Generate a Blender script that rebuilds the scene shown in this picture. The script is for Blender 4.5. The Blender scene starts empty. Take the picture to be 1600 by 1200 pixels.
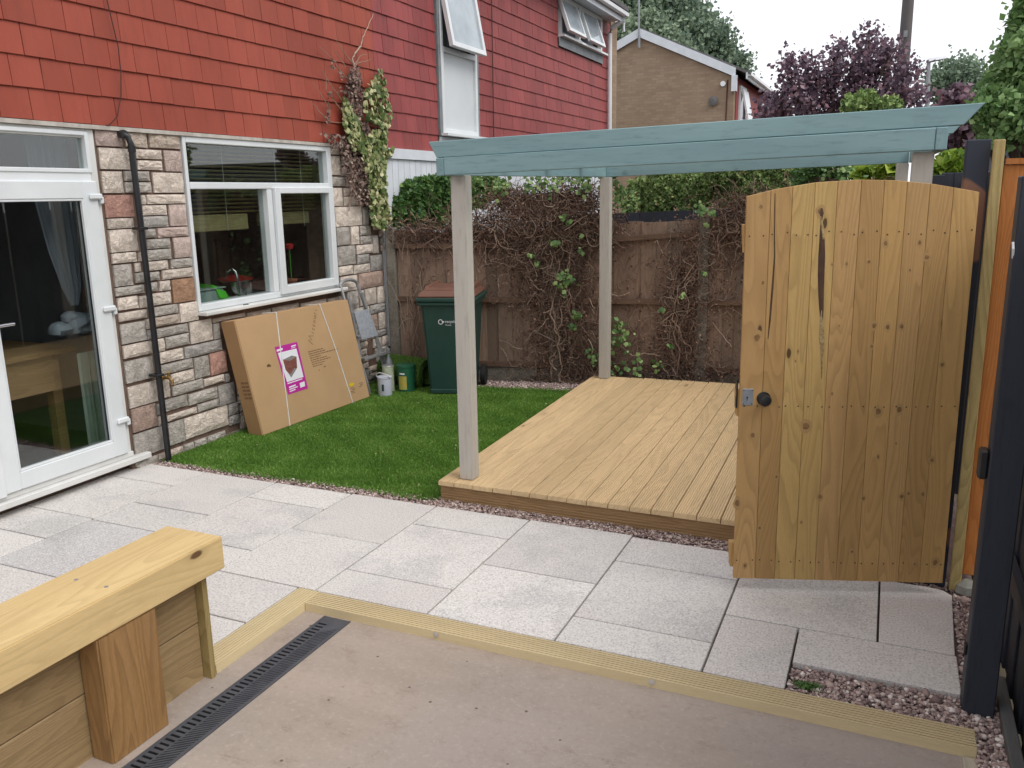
import bpy, bmesh, math, random
import numpy as np
from mathutils import Vector, Matrix
C = bpy.context.scene.collection
sc = bpy.context.scene
# ------------------------------------------------------------------ camera
YAW, PITCH, ROLL, FPX, EYE = 0.42031535, 0.22156378, 0.01692413, 1314.76, 1.8
def cam_axes():
    cy, sy = math.cos(YAW), math.sin(YAW)
    f = np.array([-sy*math.cos(PITCH), cy*math.cos(PITCH), -math.sin(PITCH)])
    r = np.array([cy, sy, 0.]); d = np.cross(f, r)
    c, s = math.cos(ROLL), math.sin(ROLL)
    return c*r+s*d, -s*r+c*d, f
AX_R, AX_D, AX_F = cam_axes()
cd = bpy.data.cameras.new('camera'); cam = bpy.data.objects.new('camera', cd); C.objects.link(cam)
cd.sensor_width = 36; cd.lens = FPX/1600*36; cd.clip_end = 600; cd.clip_start = 0.05
m = Matrix.Identity(4)
for i in range(3):
    m[i][0], m[i][1], m[i][2] = AX_R[i], -AX_D[i], -AX_F[i]
m[2][3] = EYE
cam.matrix_world = m
sc.camera = cam
# ------------------------------------------------------------------ sky, sun, exposure
w = bpy.data.worlds.new('World'); sc.world = w; w.use_nodes = True
nt = w.node_tree; nt.nodes.clear()
SUN_EL, SUN_AZ = math.radians(50), math.radians(104)      # azimuth clockwise from +Y
sky = nt.nodes.new('ShaderNodeTexSky'); sky.sky_type = 'NISHITA'; sky.sun_disc = False
sky.sun_elevation = SUN_EL; sky.sun_rotation = SUN_AZ; sky.dust_density = 3; sky.air_density = 1
mixn = nt.nodes.new('ShaderNodeMixRGB'); mixn.inputs[0].default_value = 0.86
mixn.inputs[2].default_value = (10.6, 10.75, 11.2, 1)      # the even white of the cloud deck
bg = nt.nodes.new('ShaderNodeBackground'); bg.inputs[1].default_value = 0.108
ow = nt.nodes.new('ShaderNodeOutputWorld')
nt.links.new(sky.outputs[0], mixn.inputs[1]); nt.links.new(mixn.outputs[0], bg.inputs[0]); nt.links.new(bg.outputs[0], ow.inputs[0])
sl = bpy.data.lights.new('sun', 'SUN'); sl.energy = 1.5; sl.angle = math.radians(35); sl.color = (1, .97, .93)
sun = bpy.data.objects.new('sun', sl); C.objects.link(sun)
sd = Vector((math.sin(SUN_AZ)*math.cos(SUN_EL), math.cos(SUN_AZ)*math.cos(SUN_EL), math.sin(SUN_EL)))
sun.rotation_euler = sd.to_track_quat('Z', 'Y').to_euler(); sun.location = (4, -4, 9)
sc.view_settings.view_transform = 'Standard'; sc.view_settings.look = 'None'
sc.view_settings.exposure = 0.18; sc.view_settings.gamma = 1; sc.view_settings.use_curve_mapping = False
sc.render.engine = 'CYCLES'
try:
    sc.cycles.max_bounces = 8; sc.cycles.transparent_max_bounces = 16
except Exception: pass

# ------------------------------------------------------------------ measuring helpers (pixel of the 1600x1200 photo -> place)
def ray(x, y):
    return (x-800)/FPX*AX_R + (y-600)/FPX*AX_D + AX_F
EYEV = np.array([0, 0, EYE])
def on_z(x, y, z=0.):
    d = ray(x, y); return EYEV + (z-EYE)/d[2]*d
def on_x(x, y, X):
    d = ray(x, y); return EYEV + X/d[0]*d
def on_y(x, y, Y):
    d = ray(x, y); return EYEV + Y/d[1]*d
def on_pl(x, y, p, n):
    d = ray(x, y); return EYEV + (np.dot(n, np.array(p)-EYEV)/np.dot(n, d))*d
def proj(p):
    v = np.array(p)-EYEV
    z = v@AX_F
    if z < .1: return (-9999, -9999, z)
    return (v@AX_R/z*FPX+800, v@AX_D/z*FPX+600, z)

# ------------------------------------------------------------------ materials
def newmat(name):
    M_ = bpy.data.materials.new(name); M_.use_nodes = True
    t = M_.node_tree; t.nodes.clear()
    o = t.nodes.new('ShaderNodeOutputMaterial'); b = t.nodes.new('ShaderNodeBsdfPrincipled')
    t.links.new(b.outputs[0], o.inputs[0])
    return M_, t, b
def N(t, k, **kw):
    n = t.nodes.new(k)
    for a, v in kw.items(): setattr(n, a, v)
    return n
def math_(t, op, a, b=None, c=None):
    n = N(t, 'ShaderNodeMath', operation=op)
    for i, v in enumerate((a, b, c)):
        if v is None: continue
        if isinstance(v, (int, float)): n.inputs[i].default_value = v
        else: t.links.new(v, n.inputs[i])
    return n.outputs[0]
def mix(t, fac, a, b, blend='MIX'):
    n = N(t, 'ShaderNodeMixRGB', blend_type=blend)
    for i, v in enumerate((fac, a, b)):
        if isinstance(v, (int, float)): n.inputs[i].default_value = v
        elif isinstance(v, tuple): n.inputs[i].default_value = (*v[:3], 1)
        else: t.links.new(v, n.inputs[i])
    return n.outputs[0]
def ramp(t, src, lo, hi, a=0., b=1.):
    n = N(t, 'ShaderNodeMapRange'); n.clamp = True
    t.links.new(src, n.inputs[0])
    for i, v in zip((1, 2, 3, 4), (lo, hi, a, b)): n.inputs[i].default_value = v
    return n.outputs[0]
def coords(t, stretch=(1, 1, 1), rnd=37.):
    tc = N(t, 'ShaderNodeTexCoord'); oi = N(t, 'ShaderNodeObjectInfo')
    mp = N(t, 'ShaderNodeVectorMath', operation='MULTIPLY'); mp.inputs[1].default_value = stretch
    ad = N(t, 'ShaderNodeVectorMath', operation='ADD')
    r = math_(t, 'MULTIPLY', oi.outputs['Random'], rnd)
    cb = N(t, 'ShaderNodeCombineXYZ')
    t.links.new(r, cb.inputs[0]); t.links.new(math_(t, 'MULTIPLY', r, 1.7), cb.inputs[1]); t.links.new(math_(t, 'MULTIPLY', r, .6), cb.inputs[2])
    t.links.new(tc.outputs['Object'], mp.inputs[0]); t.links.new(mp.outputs[0], ad.inputs[0]); t.links.new(cb.outputs[0], ad.inputs[1])
    return ad.outputs[0], oi.outputs['Random']
def noise(t, v, scale, detail=4, rough=.55, dist=0.):
    n = N(t, 'ShaderNodeTexNoise'); n.inputs['Scale'].default_value = scale; n.inputs['Detail'].default_value = detail
    n.inputs['Roughness'].default_value = rough; n.inputs['Distortion'].default_value = dist
    t.links.new(v, n.inputs['Vector']); return n.outputs[0]
def bump(t, b, h, strength=.4, dist=.01, prev=None):
    n = N(t, 'ShaderNodeBump'); n.inputs['Strength'].default_value = strength; n.inputs['Distance'].default_value = dist
    t.links.new(h, n.inputs['Height'])
    if prev is not None: t.links.new(prev, n.inputs['Normal'])
    t.links.new(n.outputs[0], b.inputs['Normal']); return n.outputs[0]
def valrnd(t, col, r, lo=.85, hi=1.15):
    h = N(t, 'ShaderNodeHueSaturation'); t.links.new(ramp(t, r, 0, 1, lo, hi), h.inputs['Value']); t.links.new(col, h.inputs['Color']); return h.outputs[0]
def setb(b, rough=.8, spec=.3, metal=0.):
    b.inputs['Roughness'].default_value = rough; b.inputs['Specular IOR Level'].default_value = spec; b.inputs['Metallic'].default_value = metal

def plain(name, c1, c2=None, scale=6, rough=.75, spec=.3, metal=0., bs=0, bscale=60, var=.08, speck=None, sp_scale=300, lo=.35, hi=.65, stretch=(1, 1, 1), bdist=.004, rough_var=0.):
    M_, t, b = newmat(name); v, r = coords(t, stretch); c2 = c2 or tuple(x*.8 for x in c1)
    n = noise(t, v, scale, 5, .6)
    col = mix(t, ramp(t, n, lo, hi), c1, c2)
    if speck:
        s = noise(t, v, sp_scale, 2, .6)
        col = mix(t, ramp(t, s, .56, .68, 0, .8), col, speck[0]); 
        if len(speck) > 1: col = mix(t, ramp(t, s, .44, .32, 0, .8), col, speck[1])
    if var: col = valrnd(t, col, r, 1-var, 1+var)
    t.links.new(col, b.inputs['Base Color']); setb(b, rough, spec, metal)
    if bs: bump(t, b, noise(t, v, bscale, 4, .65), bs, bdist)
    return M_

def wood(name, ca, cb, axis='z', knots=.5, fig=16, dark=(.10, .045, .018), rough=.62, var=.1, bs=.25, figs=.55, stain=None, kscale=6.):
    M_, t, b = newmat(name)
    ax = {'x': 0, 'y': 1, 'z': 2}[axis]
    s1 = [1, 1, 1]; s1[ax] = .11
    v, r = coords(t, tuple(s1), 23.)
    base = noise(t, v, 5.5, 2, .45, .25)
    fr_ = math_(t, 'FRACT', math_(t, 'MULTIPLY', base, fig*2.2))
    fg = math_(t, 'MULTIPLY', ramp(t, fr_, .35, .93), ramp(t, fr_, 1.0, .94))
    fine = noise(t, v, 210, 4, .75)
    col = mix(t, ramp(t, fine, .3, .72), ca, cb)
    col = mix(t, math_(t, 'MULTIPLY', fg, figs), col, tuple(x*.66 for x in cb))
    big = noise(t, v, 3.1, 3, .5)
    col = mix(t, ramp(t, big, .4, .7, 0, .45), col, tuple(x*.72 for x in cb))
    if knots:
        s2 = [1, 1, 1]; s2[ax] = .42
        v2, r2 = coords(t, tuple(s2), 31.)
        vo = N(t, 'ShaderNodeTexVoronoi'); vo.inputs['Scale'].default_value = kscale; t.links.new(v2, vo.inputs['Vector'])
        dd = math_(t, 'ADD', vo.outputs['Distance'], math_(t, 'MULTIPLY', math_(t, 'SUBTRACT', fine, .5), .05))
        sep = N(t, 'ShaderNodeSeparateColor'); t.links.new(vo.outputs['Color'], sep.inputs[0])
        gate = ramp(t, sep.outputs[0], 1-knots, 1-knots+.02)
        halo = math_(t, 'MULTIPLY', ramp(t, dd, .20, .07), gate)
        core = math_(t, 'MULTIPLY', ramp(t, dd, .095, .07), gate)
        col = mix(t, math_(t, 'MULTIPLY', halo, .5), col, tuple(x*.6 for x in cb))
        col = mix(t, math_(t, 'MULTIPLY', core, .9), col, dark)
    if stain:
        sn = noise(t, v, 1.7, 4, .6)
        col = mix(t, ramp(t, sn, .5, .66, 0, .6), col, stain)
    col = valrnd(t, col, r, 1-var, 1+var)
    t.links.new(col, b.inputs['Base Color']); setb(b, rough, .3)
    bump(t, b, math_(t, 'ADD', fine, math_(t, 'MULTIPLY', fg, .15)), bs, .002)
    return M_

def attrmat(name, stops, rough=.7, spec=.25, trans=0.):
    """leaf, blade and gravel colours: each piece carries its own number in the attribute rnd"""
    M_, t, b = newmat(name)
    a = N(t, 'ShaderNodeAttribute'); a.attribute_name = 'rnd'
    cr = N(t, 'ShaderNodeValToRGB'); e = cr.color_ramp.elements
    e[0].position = stops[0][0]; e[0].color = (*stops[0][1], 1); e[1].position = stops[-1][0]; e[1].color = (*stops[-1][1], 1)
    for p, c in stops[1:-1]:
        q = e.new(p); q.color = (*c, 1)
    t.links.new(a.outputs['Fac'], cr.inputs[0]); t.links.new(cr.outputs[0], b.inputs['Base Color']); setb(b, rough, spec)
    if trans:
        tr = N(t, 'ShaderNodeBsdfTranslucent'); mx = N(t, 'ShaderNodeMixShader'); mx.inputs[0].default_value = trans
        t.links.new(cr.outputs[0], tr.inputs[0]); t.links.new(b.outputs[0], mx.inputs[1]); t.links.new(tr.outputs[0], mx.inputs[2])
        o = [n for n in t.nodes if n.type == 'OUTPUT_MATERIAL'][0]; t.links.new(mx.outputs[0], o.inputs[0])
    return M_

def glassmat(name, tint=(.86, .9, .89), f0=1.5, dirt=.0):
    M_ = bpy.data.materials.new(name); M_.use_nodes = True; t = M_.node_tree; t.nodes.clear()
    o = N(t, 'ShaderNodeOutputMaterial'); tr = N(t, 'ShaderNodeBsdfTransparent'); tr.inputs[0].default_value = (*tint, 1)
    gl = N(t, 'ShaderNodeBsdfGlossy'); gl.inputs['Roughness'].default_value = .01
    fr = N(t, 'ShaderNodeLayerWeight'); fr.inputs[0].default_value = .5
    fz = math_(t, 'ADD', math_(t, 'MULTIPLY', math_(t, 'POWER', fr.outputs['Facing'], 5.), .9), .10)
    mx = N(t, 'ShaderNodeMixShader'); t.links.new(fz, mx.inputs[0]); t.links.new(tr.outputs[0], mx.inputs[1]); t.links.new(gl.outputs[0], mx.inputs[2])
    t.links.new(mx.outputs[0], o.inputs[0]); return M_

MT = {}
MT['upvc'] = plain('white_upvc', (.74, .765, .775), (.66, .69, .70), 2.5, .32, .45, var=0)
MT['upvc_old'] = plain('weathered_upvc', (.72, .72, .70), (.62, .615, .59), 3, .45, .4, var=.02)
MT['gasket'] = plain('black_gasket', (.02, .02, .022), rough=.6)
MT['glass'] = glassmat('window_glass')
MT['glass_far'] = plain('far_glass', (.25, .3, .34), (.5, .56, .6), 1.2, .08, .8)
MT['mortar'] = plain('brown_mortar', (.20, .135, .105), (.13, .09, .07), 14, .95, .1, bs=.6, bscale=90, var=0)
def stonemat(k, a, b_):
    M_, t, b = newmat('walling_stone_'+k); v0, r = coords(t)
    g_ = N(t, 'ShaderNodeNewGeometry'); v = g_.outputs['Position']
    a = tuple(min(.95, x*1.36) for x in a); b_ = tuple(min(.9, x*1.36) for x in b_)
    n1 = noise(t, v, 14, 5, .65); n2 = noise(t, v, 120, 4, .7, .4)
    col = mix(t, ramp(t, n1, .38, .66), a, b_)
    col = mix(t, ramp(t, n2, .58, .72, 0, .35), col, tuple(x*.55 for x in b_))
    col = mix(t, ramp(t, n2, .46, .36, 0, .4), col, tuple(min(1, x*1.25) for x in a))
    n4 = noise(t, v, 34, 5, .68, 1.8); rd = math_(t, 'ABSOLUTE', math_(t, 'SUBTRACT', n4, .5)); col = mix(t, math_(t, 'MULTIPLY', ramp(t, rd, .022, .004, 0, .75), ramp(t, n1, .40, .58)), col, tuple(x*.42 for x in b_))
    col = valrnd(t, col, r, .86, 1.12)
    t.links.new(col, b.inputs['Base Color']); setb(b, .9, .15)
    p = bump(t, b, n4, 1., .028); bump(t, b, n2, .6, .004, p); return M_
STONE = {'c': ((.70, .605, .52), (.56, .475, .405)), 'p': ((.60, .475, .42), (.48, .375, .33)), 'g': ((.49, .45, .405), (.375, .345, .305)), 'd': ((.43, .40, .37), (.31, .29, .27)),
         'o': ((.46, .28, .18), (.38, .22, .14)), 'r': ((.48, .28, .225), (.39, .22, .18)), 't': ((.54, .45, .375), (.43, .355, .29)), 'b': ((.44, .32, .265), (.34, .245, .20))}
for k, (a, b_) in STONE.items(): MT['stone_'+k] = stonemat(k, a, b_)
def tilemat(name, c1, c2, grime, gs):
    M_, t, b = newmat(name); v, r = coords(t); tc = N(t, 'ShaderNodeNewGeometry')
    wv = N(t, 'ShaderNodeVectorMath', operation='MULTIPLY'); wv.inputs[1].default_value = (1, 1, .35); t.links.new(tc.outputs['Position'], wv.inputs[0])
    n1 = noise(t, wv.outputs[0], 1.8, 4, .6); n2 = noise(t, v, 30, 4, .7)
    col = mix(t, ramp(t, n1, .38, .64), c1, c2)
    s3 = N(t, 'ShaderNodeVectorMath', operation='MULTIPLY'); s3.inputs[1].default_value = (8, 8, 1.1); t.links.new(tc.outputs['Position'], s3.inputs[0])
    st = noise(t, s3.outputs[0], 2.4, 5, .65)
    col = mix(t, ramp(t, st, .5, .75, 0, gs), col, grime)
    col = mix(t, ramp(t, n2, .6, .75, 0, .25), col, tuple(min(1, x*1.5) for x in c1))
    col = valrnd(t, col, r, .88, 1.10)
    t.links.new(col, b.inputs['Base Color']); setb(b, .62, .3); bump(t, b, n2, .18, .003); return M_
MT['tile_orange'] = tilemat('painted_tile_orange_red', (.35, .078, .048), (.30, .062, .038), (.20, .05, .035), .45)
MT['tile_red'] = tilemat('painted_tile_crimson', (.325, .072, .066), (.265, .056, .055), (.15, .055, .058), .75)
MT['concrete_post'] = plain('weathered_concrete', (.24, .215, .175), (.14, .125, .10), 8, .95, .1, bs=.7, bscale=70, speck=((.30, .28, .24), (.07, .065, .055)), sp_scale=120)
MT['slab'] = None
def slabmat(name, c1, c2, stain, sf):
    M_, t, b = newmat(name); v, r = coords(t)
    sp = noise(t, v, 115, 3, .8); sp2 = noise(t, v, 300, 2, .7); bl = noise(t, v, 2.6, 5, .6); b2 = noise(t, v, 1.0, 3, .5)
    col = mix(t, ramp(t, b2, .4, .62), c1, c2)
    col = mix(t, ramp(t, bl, .5, .68, 0, sf), col, stain)
    col = mix(t, ramp(t, sp, .54, .62, 0, .62), col, (.27, .25, .24))
    col = mix(t, ramp(t, sp2, .54, .66, 0, .4), col, (.27, .25, .24))
    col = mix(t, ramp(t, sp, .46, .38, 0, .6), col, (.84, .82, .80))
    col = valrnd(t, col, r, .91, 1.05)
    t.links.new(col, b.inputs['Base Color']); setb(b, .9, .15); p = bump(t, b, sp, .5, .003); return M_
MT['slab'] = slabmat('granite_paving', (.69, .66, .62), (.665, .62, .585), (.48, .47, .455), .65)
MT['slab_dark'] = slabmat('granite_paving_damp', (.58, .57, .555), (.53, .51, .50), (.36, .35, .34), .6)
def concmat():
    M_, t, b = newmat('brown_screed'); v, r = coords(t); vs, _ = coords(t, (.35, 1.3, 1))
    n1 = noise(t, vs, 2.6, 6, .62, .4); n2 = noise(t, v, 55, 4, .7); n3 = noise(t, v, 9, 5, .65)
    col = mix(t, ramp(t, n1, .36, .64), (.395, .325, .268), (.33, .272, .225))
    col = mix(t, ramp(t, n3, .55, .72, 0, .35), col, (.27, .205, .165))
    col = mix(t, ramp(t, noise(t, v, .9, 3, .5), .45, .6, 0, .5), col, (.36, .315, .29)); lw = noise(t, vs, 7, 6, .75, 2.2); lr = math_(t, 'ABSOLUTE', math_(t, 'SUBTRACT', lw, .5)); col = mix(t, math_(t, 'MULTIPLY', ramp(t, lr, .012, .002, 0, .5), ramp(t, n3, .5, .62)), col, (.17, .12, .09))
    col = mix(t, ramp(t, n2, .45, .33, 0, .35), col, (.50, .42, .36)); col = mix(t, ramp(t, n2, .57, .68, 0, .25), col, (.24, .175, .13))
    vo = N(t, 'ShaderNodeTexVoronoi'); vo.inputs['Scale'].default_value = 17; t.links.new(v, vo.inputs['Vector'])
    sep = N(t, 'ShaderNodeSeparateColor'); t.links.new(vo.outputs['Color'], sep.inputs[0])
    pit = math_(t, 'MULTIPLY', ramp(t, math_(t, 'ADD', vo.outputs['Distance'], math_(t, 'MULTIPLY', n2, .1)), .17, .12), ramp(t, sep.outputs[0], .86, .88))
    col = mix(t, math_(t, 'MULTIPLY', pit, .8), col, (.09, .065, .05))
    t.links.new(col, b.inputs['Base Color']); setb(b, .85, .2)
    h = math_(t, 'SUBTRACT', math_(t, 'ADD', math_(t, 'MULTIPLY', n2, .35), n3), pit)
    bump(t, b, h, .45, .006); return M_
MT['screed'] = concmat()
MT['sleeper_top'] = wood('new_sleeper_timber', (.70, .53, .27), (.62, .44, .20), 'y', .6, 7, var=.04, kscale=6, figs=.35)
MT['sleeper_post'] = wood('muddy_post_timber', (.36, .21, .085), (.27, .145, .055), 'z', .35, 9, stain=(.30, .20, .13))
MT['sleeper_board'] = wood('sleeper_wall_timber', (.40, .29, .15), (.30, .20, .095), 'y', .5, 12, stain=(.30, .20, .13), kscale=4.5)
MT['edging_x'] = wood('edging_timber_x', (.67, .555, .34), (.60, .48, .275), 'x', .5, 6, dark=(.2, .12, .06), kscale=6, figs=.15, var=.02)
MT['edging_y'] = wood('edging_timber_y', (.67, .555, .34), (.60, .48, .275), 'y', .5, 6, dark=(.2, .12, .06), kscale=6, figs=.15, var=.02)
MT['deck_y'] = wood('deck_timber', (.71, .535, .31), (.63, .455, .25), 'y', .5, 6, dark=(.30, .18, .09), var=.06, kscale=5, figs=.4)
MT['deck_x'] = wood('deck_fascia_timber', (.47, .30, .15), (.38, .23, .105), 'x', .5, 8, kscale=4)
for i, (a, b_) in enumerate([((.55, .345, .15), (.475, .28, .11)), ((.565, .38, .15), (.49, .315, .115)), ((.48, .295, .12), (.41, .24, .09)), ((.56, .35, .14), (.48, .285, .105))]):
    MT['gate%d' % i] = wood('gate_timber_%s' % 'abcd'[i], a, b_, 'z', .22, 11, dark=(.07, .035, .015), var=.05, kscale=9, figs=.5)
MT['batten'] = wood('green_batten', (.46, .36, .16), (.36, .26, .10), 'z', .6, 12, kscale=8)
MT['orange'] = wood('orange_stained_timber', (.52, .205, .055), (.42, .145, .035), 'z', .35, 10, dark=(.2, .05, .015), kscale=6)
def painted(name, c, c2, axis, rough=.5, sc_=1.):
    M_, t, b = newmat(name); ax = {'x': 0, 'y': 1, 'z': 2}[axis]; s = [1, 1, 1]; s[ax] = .1
    v, r = coords(t, tuple(s)); g = noise(t, v, 60, 4, .7); bg_ = noise(t, v, 5, 4, .6, .4)
    v2, _ = coords(t); kn = N(t, 'ShaderNodeTexVoronoi'); kn.inputs['Scale'].default_value = 4.5; t.links.new(v2, kn.inputs['Vector'])
    sep = N(t, 'ShaderNodeSeparateColor'); t.links.new(kn.outputs['Color'], sep.inputs[0])
    k = math_(t, 'MULTIPLY', ramp(t, kn.outputs['Distance'], .16, .05), ramp(t, sep.outputs[0], .55, .57))
    col = mix(t, ramp(t, bg_, .38, .62), c, c2); col = mix(t, ramp(t, g, .52, .70, 0, .6), col, tuple(x*.7 for x in c2)); col = mix(t, math_(t, 'MULTIPLY', k, .6), col, tuple(x*.55 for x in c2))
    col = valrnd(t, col, r, .95, 1.05)
    t.links.new(col, b.inputs['Base Color']); setb(b, rough, .35); bump(t, b, math_(t, 'ADD', g, k), .3, .002); return M_
TEAL, TEAL2 = (.245, .375, .388), (.195, .31, .328)
MT['teal_x'] = painted('teal_paint_x', TEAL, TEAL2, 'x'); MT['teal_y'] = painted('teal_paint_y', TEAL, TEAL2, 'y')
MT['taupe'] = painted('taupe_paint', (.50, .475, .42), (.45, .42, .37), 'z')
MT['navy'] = painted('dark_blue_grey_paint', (.032, .037, .05), (.024, .028, .038), 'z', .55)
MT['navy_x'] = painted('dark_blue_grey_rail_paint', (.045, .05, .06), (.03, .034, .044), 'y', .55)
def patchy():
    M_, t, b = newmat('half_painted_post'); v, r = coords(t, (1, 1, .55)); n = noise(t, v, 3.3, 2, .4)
    col = mix(t, ramp(t, n, .575, .59), (.035, .04, .055), (.22, .11, .07)); t.links.new(col, b.inputs['Base Color']); setb(b, .65, .3); return M_
MT['patchy'] = patchy()
MT['fence_board'] = wood('brown_fence_board', (.36, .245, .175), (.25, .165, .12), 'z', .3, 12, dark=(.03, .02, .015), rough=.9, var=.2, bs=.6, stain=(.15, .13, .10))
MT['fence_rail'] = wood('brown_fence_rail', (.20, .125, .085), (.13, .08, .055), 'x', .3, 10, dark=(.04, .03, .02), rough=.9)
MT['twig'] = attrmat('dead_ivy_twig', [(0, (.10, .07, .055)), (.5, (.21, .145, .11)), (.85, (.34, .24, .18)), (1, (.48, .38, .30))], .9, .1)
MT['dead_leaf'] = attrmat('dead_ivy_leaf', [(0, (.075, .042, .035)), (.6, (.17, .095, .07)), (1, (.34, .21, .14))], .85, .15)
MT['dead_wall_leaf'] = attrmat('withered_ivy_leaf', [(0, (.11, .075, .065)), (.6, (.23, .155, .13)), (1, (.42, .33, .27))], .85, .15)
MT['ivy_leaf'] = attrmat('variegated_ivy_leaf', [(0, (.07, .12, .035)), (.4, (.19, .25, .08)), (.75, (.46, .46, .21)), (1, (.66, .62, .38))], .5, .35, .2)
MT['ivy_green'] = attrmat('green_ivy_leaf', [(0, (.06, .13, .045)), (.6, (.15, .27, .08)), (1, (.38, .50, .2))], .5, .35, .2)
MT['dark_leaf'] = attrmat('dark_shrub_leaf', [(0, (.045, .10, .035)), (.6, (.11, .22, .06)), (.93, (.12, .24, .06)), (1, (.3, .42, .12))], .45, .4, .2)
MT['hedge_leaf'] = attrmat('hedge_leaf', [(0, (.13, .19, .075)), (.5, (.24, .36, .12)), (.9, (.38, .50, .18)), (1, (.58, .60, .26))], .55, .3, .25)
MT['yellow_leaf'] = attrmat('lime_leaf', [(0, (.12, .22, .03)), (.6, (.28, .42, .05)), (1, (.5, .58, .12))], .5, .3, .3)
MT['far_leaf'] = attrmat('far_tree_leaf', [(0, (.12, .18, .13)), (.6, (.20, .27, .19)), (1, (.33, .41, .27))], .7, .2, .25)  # haze over the distant trees is put into these lightened bluish greens
MT['pale_leaf'] = attrmat('pale_far_leaf', [(0, (.13, .18, .13)), (.6, (.2, .28, .19)), (1, (.28, .36, .25))], .7, .2, .25)
MT['purple_leaf'] = attrmat('purple_leaf', [(0, (.11, .08, .11)), (.6, (.20, .135, .175)), (.92, (.31, .17, .20)), (1, (.42, .32, .35))], .5, .35, .3)  # own purple, with the lens veil painted in as a lighter bluish cast
MT['tree_leaf'] = attrmat('bright_tree_leaf', [(0, (.13, .24, .09)), (.55, (.23, .38, .14)), (1, (.38, .54, .23))], .5, .35, .3)
MT['blade'] = attrmat('artificial_grass_blade', [(0, (.09, .19, .03)), (.5, (.15, .30, .045)), (.93, (.23, .40, .075)), (1, (.5, .52, .25))], .55, .3, .15)
MT['grass_base'] = plain('grass_backing', (.085, .15, .035), (.065, .12, .025), 30, .9, .1)
MT['gravel'] = attrmat('pink_gravel', [(0, (.20, .14, .13)), (.35, (.34, .25, .23)), (.7, (.48, .36, .32)), (.93, (.60, .50, .45)), (1, (.82, .76, .7))], .85, .2)
MT['joint'] = plain('joint_dirt', (.06, .05, .045), (.09, .075, .065), 30, .95, .1)
MT['gravel_bed'] = plain('gravel_bed', (.22, .155, .14), (.14, .10, .09), 60, .95, .1, bs=.8, bscale=120)
MT['soil'] = plain('soil_and_turf', (.085, .075, .05), (.10, .075, .055), 1.2, .95, .1, bs=.5, bscale=20)
MT['cardboard'] = plain('cardboard', (.50, .325, .175), (.46, .295, .155), 3, .8, .2, bs=.08, bscale=15, var=0)
MT['cardboard_shaded'] = plain('cardboard_end_shaded', (.40, .235, .115), (.36, .21, .10), 3, .8, .2, bs=.15, bscale=20, var=0)  # same card; the shade on the box end is put into this darker colour
MT['strap'] = plain('white_strap', (.78, .77, .72), rough=.5)
MT['magenta'] = plain('magenta_print', (.48, .03, .30), (.46, .028, .28), rough=.45)
MT['white_print'] = plain('white_print', (.78, .79, .82), (.76, .77, .8), rough=.5, var=0)
MT['brown_print'] = plain('brown_print', (.28, .10, .075), (.15, .06, .05), 60, .6)
MT['grey_print'] = plain('grey_print', (.17, .15, .15), (.3, .26, .25), 60, .6)
MT['ink'] = plain('brown_ink', (.14, .075, .035), rough=.8)
MT['ink2'] = plain('faint_ink', (.24, .14, .07), rough=.8)
MT['yellow'] = plain('yellow_sticker', (.75, .55, .02), rough=.5)
MT['bin_green'] = plain('green_plastic', (.020, .062, .048), (.016, .05, .04), 5, .45, .4, bs=.06, bscale=25, var=0)
MT['bin_lid'] = plain('brown_plastic', (.20, .10, .07), (.165, .08, .055), 4, .5, .35, var=0)
MT['rubber'] = plain('black_rubber', (.02, .02, .02), rough=.8)
MT['alu'] = plain('dull_aluminium', (.42, .42, .42), (.3, .3, .3), 25, .45, .5, metal=.55)
MT['plate'] = plain('grey_checker_plate', (.36, .38, .41), (.26, .28, .31), 40, .6, .4, bs=.4, bscale=90)
MT['tin_white'] = plain('white_plastic_tub', (.55, .57, .66), (.5, .52, .6), 8, .4, .4)
MT['tin_cream'] = plain('cream_label', (.55, .58, .42), (.35, .4, .28), 35, .5, .3)
MT['tub_green'] = plain('green_tub', (.02, .12, .06), (.015, .09, .045), 10, .4, .4)
MT['tub_label'] = plain('yellow_label', (.62, .38, .06), (.3, .42, .12), 25, .5)
MT['black_plastic'] = plain('black_plastic', (.012, .012, .014), (.02, .02, .022), 10, .35, .45, var=0)
MT['drain'] = plain('drain_plastic', (.06, .064, .075), (.085, .088, .098), 12, .45, .4, bs=.1, bscale=80, var=0)
MT['drain_shade'] = plain('drain_shade_sheet', (.004, .004, .004), rough=.9)
MT['brass'] = plain('brass', (.55, .36, .12), (.3, .19, .08), 40, .35, .5, metal=.8)
MT['steel'] = plain('zinc_steel', (.42, .45, .50), (.33, .36, .40), 30, .4, .5, metal=.6)
MT['chrome'] = plain('chrome', (.6, .6, .62), rough=.15, metal=1.)
MT['white_metal'] = plain('white_gloss', (.78, .8, .82), (.7, .72, .74), 3, .35, .4)
MT['white_board'] = plain('white_cladding', (.68, .71, .75), (.6, .63, .67), 4, .5, .3, var=.03)
MT['tin_pale'] = plain('pale_render', (.5, .51, .52), (.42, .43, .44), 2, .9, .1)
MT['panel'] = plain('white_infill_panel', (.66, .69, .70), (.6, .63, .64), 1.5, .4, .4, var=0)
MT['lead'] = plain('lead_flashing', (.16, .18, .19), (.26, .28, .29), 6, .6, .4)
MT['trim'] = plain('dirty_white_trim', (.55, .52, .47), (.38, .34, .30), 12, .7, .3)
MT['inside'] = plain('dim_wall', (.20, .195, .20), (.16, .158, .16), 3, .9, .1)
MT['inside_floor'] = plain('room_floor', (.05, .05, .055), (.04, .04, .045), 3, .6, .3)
MT['ceiling'] = plain('ceiling_paint', (.25, .25, .26), rough=.9)
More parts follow.
